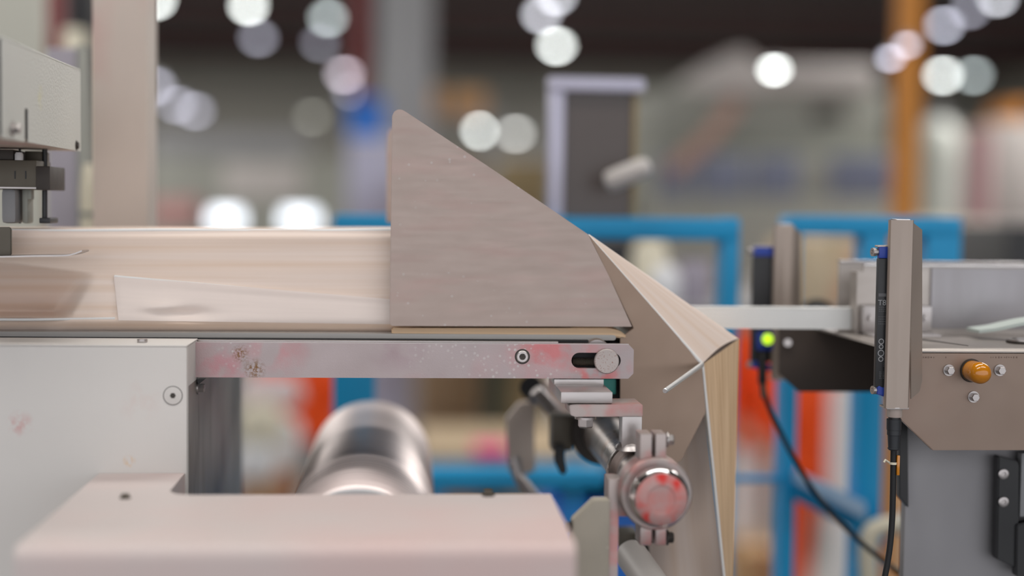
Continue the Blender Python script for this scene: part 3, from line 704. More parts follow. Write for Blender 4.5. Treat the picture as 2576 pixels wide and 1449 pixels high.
plate('hinge_cover', [(2558, 1320), (2640, 1300), (2640, 1460), (2556, 1450)], 1.232, 0.01, M_BLACK, inf, 0.001)
lamp = empty('indicator_cap', P(2440, 960, IY), 'glossy amber domed cap on the infeed table front plate', 'indicator lamp')
c = P(2443, 932, IY)
ax = (P(2458, 932, 1.15) - c).normalized() * 1.0
ax = Vector((0.0, -1, 0.0))
lathe('gasket', c, c + ax, [(0, 0.0098), (0.001, 0.0102), (0.0028, 0.0098)], M_DARK, lamp, 36)
lathe('amber_dome', c + ax * 0.0026, c + ax, [(0, 0.0090), (0.012, 0.0090), (0.0125, 0.0086), (0.013, 0.0092), (0.018, 0.0092), (0.0215, 0.0080), (0.0238, 0.0058), (0.025, 0.003), (0.0252, 0.0008)], M_AMBER, lamp, 40)

gw = empty('guide_wall', P(2400, 840, 1.34), 'upright stainless guide sheet standing on the infeed table, nearer one', 'guide wall', 'infeed guide walls')
x0, x1, z0, z1 = ext(2155, 668, 2160, 830, 1.33)
bm = bmesh.new(); add_box(bm, x0, ixr, 1.33, 1.333, izt, z1, 0)
ee = [e for e in bm.edges if all(abs(v.co.x - x0) < 1e-6 and abs(v.co.z - z1) < 1e-6 for v in e.verts)]
bmesh.ops.bevel(bm, geom=ee, offset=0.006, segments=4, affect='EDGES')
obj('wall_sheet', bm, M_STAIN, gw)
box('folded_top_lip', x0 + 0.006, ixr, 1.3275, 1.335, z1 - 0.0002, z1 + 0.0015, M_CHROME, gw, 0.0005)
box('left_return', x0, x0 + 0.0025, 1.333, 1.35, izt, z1 - 0.006, M_STAIN, gw)
pbox('wall_cover_sheet', 2342, 676, 2700, 828, 1.3275, 0.0022, mat('brushed_cover', (162, 159, 162), 0.45, 0.7, 0.05, 10, (3, 1, 0.4)), gw, 0.0003)
ang = empty('angle_bracket', P(2250, 830, 1.3), 'small bolted angle bracket at the foot of the guide wall', 'bracket')
x0, x1, z0, z1 = ext(2172, 770, 2344, 828, 1.318)
upl = box('upright_leaf', x0, x1, 1.318, 1.3268, izt + 0.003, z1, M_STEEL, ang, 0.0008)
box('foot_leaf', x0, x1, 1.292, 1.3178, izt, izt + 0.003, M_STEEL, ang, 0.0008)
for bx_ in (2190, 2328):
    hexbolt('angle_bolt', P(bx_, 800, 1.318), -AY, 0.0036, 0.004, M_STEEL, upl)
gw2 = empty('guide_wall', P(2140, 830, 1.39), 'upright pale guide sheet standing on the infeed table, farther one', 'guide wall', 'infeed guide walls')
x0, x1, z0, z1 = ext(2104, 660, 2570, 775, 1.40)
box('wall_sheet', x0, x1, 1.392, 1.396, izt, z1, M_STAIN, gw2, 0.0008)
box('folded_top_lip', x0, x1, 1.389, 1.399, z1, z1 + 0.0016, M_CHROME, gw2, 0.0005)
wh = empty('belt_pulley', P(2560, 860, 1.26), 'pale green belt loop over a small pulley on the infeed table', 'pulley')
pc = P(2560, 860, 1.26)
path = [P(2452, 828, 1.29), P(2500, 822, 1.28), P(2545, 812, 1.27), P(2600, 802, 1.26), P(2680, 800, 1.26)]
bm = bmesh.new(); rows = []
for p in spline(path, 6):
    z_ = max(p.z, izt + 0.004)
    rows.append([bm.verts.new((p.x, p.y - 0.010, z_)), bm.verts.new((p.x, p.y + 0.02, z_)), bm.verts.new((p.x, p.y + 0.02, z_ - 0.003)), bm.verts.new((p.x, p.y - 0.01, z_ - 0.003))])
for a, b in zip(rows, rows[1:]):
    for k in range(4): bm.faces.new((a[k], a[(k + 1) % 4], b[(k + 1) % 4], b[k]))
bm.faces.new(rows[0][::-1]); bm.faces.new(rows[-1]); bmesh.ops.recalc_face_normals(bm, faces=bm.faces)
obj('belt_band', bm, mat('pale_green_belt', (206, 216, 210), 0.4, 0, 0.03, 20), wh)
wc = P(2575, 880, 1.245); wc.z = izt + 0.0005
lathe('pulley_disc', wc, wc + AZ, [(0, 0.014), (0.003, 0.014), (0.0034, 0.013), (0.0034, 0.0105), (0.0015, 0.010), (0.0015, 0.001)], M_STEEL, wh, 40)
lathe('pulley_rim', wc, wc + AZ, [(0, 0.0155), (0.0016, 0.0155), (0.0018, 0.0142)], M_DARK, wh, 40)

ex = empty('aluminium_profile', P(1960, 830, 1.345), 'white ribbed aluminium profile bar between the paper fold and infeed table', 'profile bar')
x0, x1, z0, z1 = ext(1700, 774, 2152, 827, 1.345)
bm = bmesh.new(); n = 5; hgt = (z1 - z0)
pr = []
for k in range(n):
    za = z0 + hgt * k / n; zc = z0 + hgt * (k + 1) / n
    pr += [(1.345, za + 0.0004), (1.345, zc - 0.0012), (1.3465, zc - 0.0010), (1.3465, zc)]
pr[-1] = (1.345, z1)
pr = [(1.345, z0)] + pr[0:-1] + [(1.345, z1), (1.365, z1), (1.365, z0)]
l_ = [bm.verts.new((x0, y, z)) for y, z in pr]; r_ = [bm.verts.new((x1, y, z)) for y, z in pr]
bm.faces.new(l_); bm.faces.new(r_[::-1])
for i in range(len(pr)): bm.faces.new((l_[i], r_[i], r_[(i + 1) % len(pr)], l_[(i + 1) % len(pr)]))
bmesh.ops.recalc_face_normals(bm, faces=bm.faces)
obj('profile_bar', bm, M_ALU, ex, 20)
box('end_cover', x1 - 0.0005, x1 + 0.002, 1.344, 1.366, z0 - 0.0005, z1 + 0.0005, M_STEEL, ex)

M_BRKT = mat('satin_channel_steel', (170, 156, 146), 0.45, 0.5, 0.04, 14, (3, 1, 0.5))
def sensor(lab, lab2, ox, oy, Y, detail, hx):
    """photo sensor with its bracket channel; (ox, oy) shifts the pixels, Y is the front depth"""
    s_ = 1.2 / Y if not detail else 1.0
    def q(x, y): return (2238 + ox + (x - 2238) * s_, 800 + oy + (y - 800) * s_)
    br = empty('sensor_bracket', P(*q(2280, 1028), Y + 0.02), lab2, 'bracket', 'sensor brackets')
    # C channel: front web with return flange going back, chamfered top
    a, b, d, e = P(*q(2239, 553), Y), P(*q(2300, 553), Y), P(*q(2300, 1028), Y), P(*q(2239, 1028), Y)
    prof = [(a.x, Y + 0.002), (a.x + 0.001, Y), (a.x + 0.0070, Y + 0.0001), (a.x + 0.0095, Y + 0.0006), (a.x + 0.0125, Y + 0.0006), (a.x + 0.0142, Y), (b.x - 0.001, Y), (b.x, Y + 0.001), (b.x, Y + 0.004), (a.x, Y + 0.004)]
    bm = bmesh.new()
    t_ = [bm.verts.new((x, y, a.z)) for x, y in prof]; u_ = [bm.verts.new((x, y, d.z)) for x, y in prof]
    bm.faces.new(t_); bm.faces.new(u_[::-1])
    for i in range(len(prof)): bm.faces.new((t_[i], u_[i], u_[(i + 1) % len(prof)], t_[(i + 1) % len(prof)]))
    bmesh.ops.recalc_face_normals(bm, faces=bm.faces)
    obj('channel_web', bm, M_BRKT, br, 25)
    fl = [(2292, 556, Y + 0.0045), (2320, 578, Y + 0.012), (2320, 955, Y + 0.012), (2313, 985, Y + 0.010), (2292, 1004, Y + 0.0045)]
    obj('side_flange', sheet_bm([P(*q(x_, y_), d_) for x_, y_, d_ in fl], 0.002), M_BRKT, br, 25)
    box('top_lip', a.x + 0.007, b.x - 0.002, Y + 0.004, Y + 0.02, a.z - 0.001, a.z + 0.0008, M_CHROME, br, 0.0003)
    box('bottom_lip', a.x + 0.002, b.x, Y + 0.0005, Y + 0.02, d.z - 0.0008, d.z + 0.0008, M_STEEL, br, 0.0003)
    # sensor body sits just left of and slightly behind the web
    se = empty('light_sensor', P(*q(2220, 1005), Y + 0.012), lab, 'sensor', 'light sensors')
    def sb(name, x0, y0, x1, y1, dy, dep, m, bev=0.0006):
        u0, v0 = q(x0, y0); u1, v1 = q(x1, y1)
        return pbox(name, u0, v0, u1, v1, Y + dy, dep, m, se, bev)
    hs = sb('housing', hx, 650, 2241, 975, 0.006, 0.006, M_BLACK, 0.001)
    uc = sb('upper_cap', hx + 6, 620, 2241, 650, 0.006, 0.006, M_SBLUE, 0.001)
    sb('cap_lid', hx + 2, 617, 2241, 622, 0.0062, 0.008, M_STAIN, 0.0004)
    u0 = [q(*p) for p in ((hx, 972), (hx + 6, 968), (2241, 985), (2241, 1004), (hx, 992))]
    lc = plate('lower_cap', u0, Y + 0.0055, 0.007, M_SBLUE, se, 0.0008)
    for yy_ in (634, 981):
        c0, c1_ = P(*q(hx + 2, yy_), Y + 0.010), P(*q(hx - 12, yy_), Y + 0.009)
        hgt_ = (c1_ - c0).length
        lathe('cap_screw', c0, c1_, [(0, 0.003), (hgt_ * 0.5, 0.003), (hgt_ * 0.5, 0.0036), (hgt_, 0.0036), (hgt_, 0.0018), (hgt_ - 0.001, 0.0016)], M_STEEL, uc if yy_ < 800 else lc, 20)
    if not detail:
        c_ = P(*q(2255, 1000), Y); return br, se, q
    return br, se, q
br1, se1, q1f = sensor('black light sensor with blue ends on the nearer channel bracket', 'tall stainless channel bracket carrying the nearer sensor, by the amber cap', 0, 0, 1.165, True, 2206)
# print on the sensor housing
M_INK = mat('grey_print', (158, 158, 160), 0.6, 0, 0.05, 50)
bm = bmesh.new()
def mark(x0, y0, x1, y1):
    a_, b_, c_, d_ = ext(x0, y0, x1, y1, 1.171); add_box(bm, a_, b_, 1.17085, 1.1711, c_, d_)
for (x0, y0, x1, y1) in ((2210, 738, 2229, 746),): mark(x0, y0, x1, y1)
random.seed(5)
for (ys, ye, st, xa, xb) in ((772, 784, 5, 2211, 2228), (796, 815, 6, 2210, 2230), (935, 955, 4, 2212, 2217), (935, 955, 4, 2221, 2226), (895, 925, 5, 2222, 2228)):
    y_ = ys
    while y_ < ye:
        x_ = xa
        while x_ < xb:
            w = random.uniform(1.5, 4); mark(x_, y_, min(x_ + w, xb), y_ + 1.6); x_ += w + 1.5
        y_ += st
obj('printed_lines', bm, mat('dim_print', (96, 96, 98), 0.6, 0, 0.05, 50), se1, smooth=0, kind='stuff')
def text(s, px, py, Y, size, rot, m, parent):
    cu = bpy.data.curves.new('print', 'FONT'); cu.body = s; cu.size = size; cu.extrude = 0.00005; cu.align_x = 'CENTER'; cu.align_y = 'CENTER'
    o = bpy.data.objects.new('printed_text', cu); COL.objects.link(o); cu.materials.append(m)
    me = bpy.data.meshes.new_from_object(o); bpy.data.objects.remove(o); o = bpy.data.objects.new('printed_text', me); COL.objects.link(o)
    p = P(px, py, Y); o.rotation_euler = (math.pi / 2, rot, 0); o.location = p - ORG[parent]; o.parent = parent; ORG[o] = p
    return o
text('T8', 2219, 762, 1.1708, 0.0066, 0, M_INK, se1)
bm = bmesh.new()
cc = P(2216, 893, 1.1709)
for dz, rr in ((0.0115, 0.0024), (0.0070, 0.0020), (0.0016, 0.0028), (-0.0035, 0.0022)):
    add_lathe(bm, cc + AZ * dz, cc + AZ * dz - AY, [(0, rr), (0.0001, rr), (0.0001, rr - 0.0007), (0, rr - 0.0007)], 20, False)
obj('approval_mark', bm, M_INK, se1, smooth=0)
# connector and cable of the near sensor
cb = empty('sensor_cable', P(2235, 1449, 1.215), 'black cable with threaded plug hanging from the nearer sensor', 'cable')
def CP(px, py, Y=1.18): return P(px, py, Y)
t0, t1 = CP(2251, 1012), CP(2250, 1049)
cyl('plug_nut', t0, t1, 0.0064, M_POST, cb, 0.0006)
cyl('plug_neck', t1, CP(2250, 1056), 0.0052, M_BLACK, cb)
a0, a1 = CP(2249, 1054), CP(2248, 1132); hh = (a1 - a0).length
lathe('plug_body', a0, a1, [(0, 0.0058), (0, 0.0062), (0.009, 0.0062), (0.0092, 0.0058), (0.0135, 0.0058), (0.0138, 0.0053), (0.019, 0.005), (hh - 0.0022, 0.0047), (hh - 0.002, 0.0051), (hh - 0.0012, 0.0051), (hh, 0.004)], mat('plug_black', (44, 47, 52), 0.45, 0, 0.06, 60), cb)
path = spline([CP(2248, 1128), CP(2247, 1190), CP(2246, 1250), CP(2244, 1310), CP(2238, 1380), CP(2226, 1450), CP(2208, 1530), CP(2190, 1640)], 8)
tube('cable_sheath', path, 0.0026, M_RUBBER, cb, 14)
ct = P(2247, 1165, 1.18)
bm = bmesh.new(); add_lathe(bm, ct - AZ * 0.001, ct + AZ, [(0, 0.003), (0, 0.0034), (0.002, 0.0034), (0.002, 0.003)], 20, False)
obj('zip_tie', bm, M_CREAM, cb)
tube('zip_tail', [P(2236, 1163, 1.1765), P(2227, 1157, 1.174), P(2224, 1163, 1.174)], 0.0009, M_CREAM, cb, 8)
pbox('amber_tag', 2257, 1146, 2264, 1196, 1.1765, 0.003, M_AMBER, cb, 0.0006)

br2, se2, q2f = sensor('black light sensor with blue ends on the farther channel bracket', 'blurred channel bracket behind the white profile bar', -290, -32, 1.46, False, 2170)
lampc = P(1931, 853, 1.458)
lathe('status_light', lampc, lampc - AY, [(0, 0.0058), (0.001, 0.0056), (0.0016, 0.003), (0.0017, 0.0005)], mat('green_led', (190, 235, 40), 0.4, 0, 0.02, 20, emit=0.9), se2, 28)
pbox('lower_housing', 1905, 836, 1948, 882, 1.46, 0.03, M_SBLUE, se2, 0.002)
cb2 = empty('sensor_cable', P(2000, 1200, 1.46), 'blurred black cable slanting down right from the farther sensor', 'cable')
cyl('plug_body', P(1918, 882, 1.465), P(1918, 965, 1.465), 0.0048, M_BLACK, cb2, 0.001)
cyl('plug_sleeve', P(1918, 960, 1.465), P(1922, 1000, 1.465), 0.0034, M_DARKG, cb2)
tube('cable_sheath', spline([P(1921, 985, 1.465), P(1945, 1050, 1.465), P(1985, 1130, 1.465), P(2040, 1225, 1.465), P(2110, 1310, 1.46), P(2190, 1385, 1.45), P(2260, 1440, 1.44), P(2330, 1500, 1.43)], 8), 0.0028, M_RUBBER, cb2, 12)

# ------------------------------------------------------------------ blue steel frame behind the machine
BY = 1.82
bf = empty('storage_rack', P(1500, 600, BY), 'sky blue welded steel frame standing behind the forming machine', 'rack')
bf.location.z = DZ; ORG[bf].z = DZ
def beam(name, a0, b0, a1, b1, Y=BY, dep=0.05, m=M_BLUE, floor=None): return pbox(name, a0, b0, a1, b1, Y, dep, m, bf, 0.004, floor=floor)
beam('top_beam', 842, 545, 1862, 600)
beam('top_beam', 1985, 545, 2420, 592)
for (a0, a1) in ((838, 945), (1818, 1862), (1980, 2018), (2172, 2236), (2332, 2420)): beam('upright', a0, 548, a1, 700, BY + 0.002, 0.046, M_BLUE, DZ)
beam('lower_rail', 842, 1192, 1520, 1232)
beam('thin_rail', 1840, 1200, 2000, 1214, BY + 0.01, 0.02)
b0 = [P(1995, 1190, BY - 0.01), P(2230, 1310, BY - 0.01), P(2230, 1375, BY - 0.01), P(1995, 1255, BY - 0.01)]
obj('diagonal_brace', sheet_bm(b0, 0.04, None, 0.003), M_BLUE, bf)
lb = [P(2000, 1180, BY - 0.03), P(2180, 1265, BY - 0.03), P(2180, 1312, BY - 0.03), P(2000, 1215, BY - 0.03)]
obj('brace_gusset', sheet_bm(lb, 0.012, None, 0.002), mat('pale_blue_plastic', (160, 190, 220), 0.5, 0, 0.03, 5), bf)
gd = empty('guard_door', P(1510, 530, BY), 'dark smoked guard panel in a pale aluminium frame on the blue frame', 'guard panel')
M_PROF = mat('lavender_aluminium', (190, 188, 206), 0.4, 0.3, 0.03, 6)
pbox('panel', 1415, 225, 1598, 548, BY + 0.02, 0.008, M_BROWNGL, gd)
pbox('frame_upright', 1380, 200, 1420, 548, BY + 0.01, 0.03, M_PROF, gd, 0.003)
pbox('frame_upright', 1590, 232, 1604, 548, BY + 0.015, 0.03, M_OLIVE, gd, 0.003)
pbox('frame_top', 1380, 193, 1625, 230, BY + 0.005, 0.03, M_PROF, gd, 0.006)
q0, q1 = P(1545, 452, BY - 0.05), P(1612, 425, BY - 0.06)
lathe('handle', q0, q1, [(-0.012, 0.006), (-0.008, 0.012), (0, 0.0135), ((q1 - q0).length, 0.0135), ((q1 - q0).length + 0.008, 0.0115), ((q1 - q0).length + 0.012, 0.008)], M_LGREY, gd)
# goods on shelves inside the blue frame
def carton(name, lab, px0, py0, px1, py1, Y, dep, m=None, floor=None, tape=True, group=None):
    x0, x1, z0, z1 = ext(px0, py0, px1, py1, Y)
    if floor is not None: z0 = floor
    t = empty(name, ((x0 + x1) / 2, Y + dep / 2, z0), lab, 'box', group)
    bb_ = box('box_body', x0, x1, Y, Y + dep, z0, z1, m or M_CARD, t, min(0.01, (x1 - x0) * 0.05))
    if tape:
        xm = (x0 + x1) / 2; w = (x1 - x0) * 0.09
        box('tape_strip', xm - w, xm + w, Y - 0.001, Y + dep + 0.001, z1 - (z1 - z0) * 0.25, z1 + 0.001, M_TAPE, bb_)
    return t
sf = empty('goods_table', P(1650, 770, 2.9), 'grey goods table behind the blue frame', 'table')
pbox('board', 1440, 772, 2200, 790, 2.75, 0.5, M_GREY, sf, 0.002)
for a0 in (1446, 2184):
    for yy in (2.78, 3.2): pbox('leg', a0, 788, a0 + 14, 830, yy, 0.03, M_BLUE, sf, floor=0.0)
zsh = P(1650, 772, 2.75).z
def stand(name, lab, cat, px0, py0, px1, Y, m, prof, floor, capm=None):
    """turned body standing at floor height, outline given as (height fraction, radius fraction)"""
    a = P(px0, py0, Y); b = P(px1, py0, Y); r = (b.x - a.x) / 2; c = Vector(((a.x + b.x) / 2, Y + r, floor)); h = a.z - floor
    t = empty(name, c, lab, cat)
    lathe('body', c, c + AZ, [(h * f, r * k) for f, k in prof], m, t, 28)
    lathe('cap', c, c + AZ, [(h * 0.985, r * prof[-1][1] * 0.8), (h * 1.02, r * prof[-1][1] * 0.78), (h * 1.03, r * prof[-1][1] * 0.5)], capm or m, t, 24)
    return t
stand('cream_canister', 'cream canister with yellowish lid inside the blue frame', 'canister', 1598, 600, 1690, 2.85, M_CREAM, [(0, 0.9), (0.03, 1), (0.8, 1), (0.92, 0.75), (1, 0.7)], zsh, M_OLIVE)
stand('white_jug', 'white plastic jug beside the cream canister', 'jug', 1642, 668, 1724, 2.8, M_WHITE, [(0, 0.92), (0.05, 1), (0.65, 1), (0.9, 0.7), (1, 0.45)], zsh)
stand('grey_drum', 'grey lavender drum with a dark lid under the blue beam', 'drum', 1716, 655, 1800, 2.8, mat('lavender_drum', (168, 160, 172), 0.5, 0, 0.04, 6), [(0, 0.95), (0.05, 1), (0.45, 1), (0.5, 1.03), (0.55, 1), (0.95, 1), (1, 0.95)], zsh, M_DARK)
carton('tan_carton', 'tan carton behind the blue uprights, right of the farther sensor', 2024, 605, 2168, 772, 2.75, 0.3, mat('light_tan_card', (206, 186, 156), 0.75, 0, 0.05, 5, col2=(205, 150, 120), c2scale=5, c2=(0.5, 0.7)), zsh)
carton('dark_crate', 'dark crate under the blue beam beside the forming plate', 1500, 606, 1600, 772, 3.0, 0.2, M_DARKCL, zsh, False)
bh = empty('rubber_wheel', P(2062, 775, 1.62), 'black rubber wheel top behind the white profile bar', 'wheel')
wc = P(2062, 800, 1.62)
lathe('tyre', wc, wc + AY, [(0, 0.014), (0, 0.019), (0.003, 0.0215), (0.015, 0.0215), (0.018, 0.019), (0.018, 0.014)], M_RUBBER, bh, 36)
box('axle_arm', wc.x - 0.004, wc.x + 0.004, 1.404, 1.62, wc.z - 0.006, wc.z + 0.003, M_STEEL, bh)
lathe('hub', wc - AY * 0.001, wc + AY, [(0, 0.003), (0, 0.0135), (0.02, 0.0135)], M_GREY, bh, 24)

# ------------------------------------------------------------------ workers on the hall floor
def skin_mesh(name, verts, edges, radii, m, parent, root=0, sub=2):
    me = bpy.data.meshes.new(name); me.from_pydata([tuple(v) for v in verts], edges, [])
    o = bpy.data.objects.new(name, me); COL.objects.link(o)
    s = o.modifiers.new('skin', 'SKIN'); s.use_smooth_shade = True
    ss = o.modifiers.new('sub', 'SUBSURF'); ss.levels = 1; ss.render_levels = sub
    sv = me.skin_vertices[0].data if me.skin_vertices else None
    if sv is None:
        bpy.context.view_layer.objects.active = o
        bpy.ops.mesh.customdata_skin_add(); sv = me.skin_vertices[0].data
    for i, r in enumerate(radii):
        sv[i].radius = r if isinstance(r, tuple) else (r, r); sv[i].use_root = (i == root)
    me.materials.append(m); o.parent = parent; ORG[o] = ORG[parent]
    return o
def person(lab, px, Y, face, reach, trous, hat, H=1.74, lower=None):
    base = P(px, 1200, Y); base.z = 0
    t = empty('person', base, lab, 'person', 'workers in orange jackets')
    t.rotation_euler.z = face
    k = H / 1.74
    def V(x, y, z): return Vector((x, y, z)) * k
    verts, edges, rad = [], [], []
    def add(p, r, prev=None):
        verts.append(p); rad.append(r if isinstance(r, tuple) else (r * k, r * k))
        if prev is not None: edges.append((prev, len(verts) - 1))
        return len(verts) - 1
    pel = add(V(0, 0, 0.96), 0.13); wai = add(V(0, 0, 1.12), 0.12, pel); che = add(V(0, 0, 1.34), 0.14, wai)
    nk = add(V(0, 0, 1.49), 0.06, che); hd0 = add(V(0, -0.015, 1.56), 0.075, nk); hd1 = add(V(0, -0.015, 1.66), 0.085, hd0); add(V(0, -0.01, 1.72), 0.055, hd1)
    nose = add(V(0, -0.115, 1.615), 0.014, hd0)
    arms = []
    for s in (-1, 1):
        sh_ = add(V(0.19 * s, 0, 1.42), 0.062, che); el = add(V(0.25 * s, -0.04 - 0.06 * reach, 1.14), 0.045, sh_)
        wr = add(V(0.22 * s, -0.10 - 0.26 * reach, 0.92 + 0.16 * reach), 0.031, el); pa = add(V(0.21 * s, -0.12 - 0.33 * reach, 0.86 + 0.17 * reach), 0.036, wr)
        for f in range(4):
            b_ = V(0.21 * s + (f - 1.5) * 0.019, -0.135 - 0.37 * reach, 0.815 + 0.17 * reach); k1 = add(b_, 0.0095, pa); add(b_ + V(0, -0.02, -0.035 + 0.006 * abs(f - 1)), 0.008, k1)
        th_ = add(V((0.21 - 0.04) * s, -0.14 - 0.34 * reach, 0.86 + 0.17 * reach), 0.010, pa); add(V((0.21 - 0.05) * s, -0.16 - 0.36 * reach, 0.83 + 0.17 * reach), 0.009, th_)
        hp = add(V(0.10 * s, 0, 0.90), 0.095, pel); kn = add(V(0.12 * s, -0.02, 0.50), 0.058, hp); an = add(V(0.12 * s, 0.02, 0.10), 0.04, kn); add(V(0.125 * s, -0.13, 0.04), 0.035, an)
    skin_mesh('body', verts, edges, rad, M_SKIN, t)
    # clothes follow the same skeleton, a little larger
    v2 = [V(0, 0, 0.80), V(0, 0, 1.0), V(0, 0, 1.14), V(0, 0, 1.34), V(0, 0, 1.46), V(0.20, 0, 1.42), V(0.235, -0.02, 1.27), V(-0.20, 0, 1.42), V(-0.235, -0.02, 1.27)]
    for s in (-1, 1): v2 += [V(0.25 * s, -0.04 - 0.06 * reach, 1.14), V(0.224 * s, -0.09 - 0.24 * reach, 0.95 + 0.15 * reach)]
    skin_mesh('jacket', v2, [(0, 1), (1, 2), (2, 3), (3, 4), (3, 5), (5, 6), (3, 7), (7, 8), (8, 9), (9, 10), (6, 11), (11, 12)], [(0.23 * k, 0.16 * k), (0.225 * k, 0.16 * k), (0.21 * k, 0.155 * k), (0.205 * k, 0.16 * k), (0.08 * k, 0.07 * k), 0.082 * k, 0.075 * k, 0.082 * k, 0.075 * k, 0.062 * k, 0.048 * k, 0.062 * k, 0.048 * k], M_ORANGE, t, 1)
    v3 = [V(0, 0, 0.98), V(0, 0, 0.90)]; e3 = [(0, 1)]; r3 = [(0.15 * k, 0.12 * k), (0.16 * k, 0.125 * k)]
    for s in (-1, 1):
        i = len(v3); v3 += [V(0.10 * s, 0, 0.82), V(0.12 * s, -0.02, 0.50), V(0.12 * s, 0.02, 0.13)]; e3 += [(1, i), (i, i + 1), (i + 1, i + 2)]; r3 += [0.112 * k, 0.085 * k, 0.07 * k]
    skin_mesh('trousers', v3, e3, r3, trous, t, 0)
    for s in (-1, 1):
        skin_mesh('boot', [V(0.12 * s, 0.03, 0.14), V(0.12 * s, 0.03, 0.05), V(0.125 * s, -0.07, 0.045), V(0.125 * s, -0.16, 0.04)], [(0, 1), (1, 2), (2, 3)], [0.058 * k, 0.052 * k, 0.048 * k, 0.04 * k], M_DARKCL, t, 0)
    bm = bmesh.new(); c = V(0, -0.012, 1.655)
    add_lathe(bm, c, c + AZ, [(0, 0.095), (0.03, 0.108), (0.07, 0.102), (0.1, 0.078), (0.118, 0.04), (0.122, 0.004)], 28)
    if hat: add_lathe(bm, c, c + AZ, [(0.0, 0.09), (0.0, 0.13), (0.008, 0.13), (0.012, 0.1)], 28)
    o = obj('hard_hat' if hat else 'hair', bm, M_WHITE if hat else M_DARKCL, None); o.parent = t; ORG[o] = ORG[t]
    bm = bmesh.new()
    for s in (-1, 1): add_lathe(bm, V(0.033 * s, -0.086, 1.635), V(0.033 * s, -2, 1.635), [(0, 0.012), (0.006, 0.008), (0.008, 0.002)], 10)
    add_box(bm, -0.025 * k, 0.025 * k, -0.098 * k, -0.08 * k, 1.572 * k, 1.58 * k)
    for s in (-1, 1): add_lathe(bm, V(0.08 * s, 0.0, 1.615), V(2 * s, 0, 1.615), [(0, 0.02), (0.014, 0.026), (0.016, 0.01)], 10)
    o = obj('face_features', bm, M_SKIN, None); o.parent = t; ORG[o] = ORG[t]
    return t
# helpers above return world-placed meshes at the local origin: shift is carried by the parent Empty
person('person in orange jacket and pale trousers, right beside the rising paper web', 1920, 8.3, 0.3, 0.1, M_TROUS, True, 1.84)
person('person in orange jacket and orange trousers between the two blue uprights', 2062, 7.6, -0.4, 0.6, mat('orange_trousers', (238, 84, 22), 0.75, 0, 0.06, 8), False)
person('person in orange jacket seen under the side rail, left of the chrome roller', 770, 8.8, 0.2, 0.4, M_DARKCL, True)

# ------------------------------------------------------------------ goods and machines further back
def pallet_load(lab, px0, ptop, px1, Y, dep, m, layers=3, film=False):
    a = P(px0, ptop, Y); b = P(px1, ptop, Y)
    t = empty('pallet_load', ((a.x + b.x) / 2, Y + dep / 2, 0), lab, 'pallet')
    for k in range(3):
        xx = lerp(a.x, b.x - 0.1, k / 2); box('pallet_block', xx, xx + 0.1, Y, Y + dep, 0, 0.1, M_WOOD, t)
    box('pallet_deck', a.x, b.x, Y - 0.02, Y + dep + 0.02, 0.1, 0.14, M_WOOD, t)
    h = (a.z - 0.14) / layers
    for k in range(layers):
        box('load_layer', a.x + 0.01, b.x - 0.01, Y, Y + dep, 0.14 + k * h, 0.14 + (k + 1) * h - 0.012, m, t, 0.02)
    if film:
        box('top_sheet', a.x, b.x, Y - 0.01, Y + dep + 0.01, a.z - 0.02, a.z, M_WHITE, t, 0.005)
    return t
pallet_load('pale lavender film-wrapped pallet load behind the left edge of the forming plate', 872, 345, 1042, 11, 1.0, M_FILM, 4, True)
pallet_load('tan carton pallet load seen under the side rail, right of the roller', 1052, 400, 1222, 10, 1.0, mat('dull_card', (150, 126, 100), 0.75, 0, 0.06, 3), 4)
pallet_load('olive brown board stack seen beside the pale guard door frame', 1262, 392, 1392, 9.4, 0.8, M_OLIVE, 5, True)
bc = carton('blue_crate', 'blue plastic crate on top of the film-wrapped pallet load', 878, 250, 962, 345, 11.1, 0.6, M_BLUE2, P(900, 345, 11).z, False)
pbox('crate_rim', 874, 246, 966, 262, 11.06, 0.7, M_BLUE2, bc)
gt = empty('green_post', P(1250, 955, 9.0), 'dark green post under the side rail beside the lever bar', 'post'); gt.location.z = 0; ORG[gt].z = 0
x0, x1, _, _ = ext(1216, 900, 1276, 1000, 9.0)
box('post_body', x0, x1, 9.0, 9.15, 0, P(1250, 480, 9).z, M_GREEND, gt, 0.01)
box('post_base', x0 - 0.06, x1 + 0.06, 8.95, 9.2, 0, 0.03, M_GREEND, gt)
rk = empty('pallet_rack', P(1130, 300, 16), 'tall grey pallet rack behind the tip of the forming plate', 'rack'); rk.location.z = 0; ORG[rk].z = 0
for a0 in (1030, 1230):
    x0, x1, _, _ = ext(a0, 250, a0 + 14, 260, 16); box('rack_upright', x0, x1, 16, 16.1, 0, P(1100, 255, 16).z, M_GREY, rk); box('rack_upright', x0, x1, 17, 17.1, 0, P(1100, 255, 16).z, M_GREY, rk)
for yy in (292, 420, 540):
    x0, x1, z0, z1 = ext(1030, yy, 1244, yy + 14, 16); box('rack_beam', x0, x1, 15.97, 16.02, z0, z1, M_GREY, rk); box('rack_beam', x0, x1, 17.08, 17.13, z0, z1, M_GREY, rk)
zr = P(1100, 292, 16).z
M_OCARD = mat('orange_card', (206, 158, 112), 0.75, 0, 0.05, 3)
carton('rack_carton', 'orange tan carton on the rack top, left of two', 1042, 218, 1112, 292, 16.12, 0.8, M_OCARD, zr + 0.002)
carton('rack_carton', 'orange tan carton on the rack top, right of two', 1134, 226, 1222, 292, 16.12, 0.8, M_OCARD, zr + 0.002)
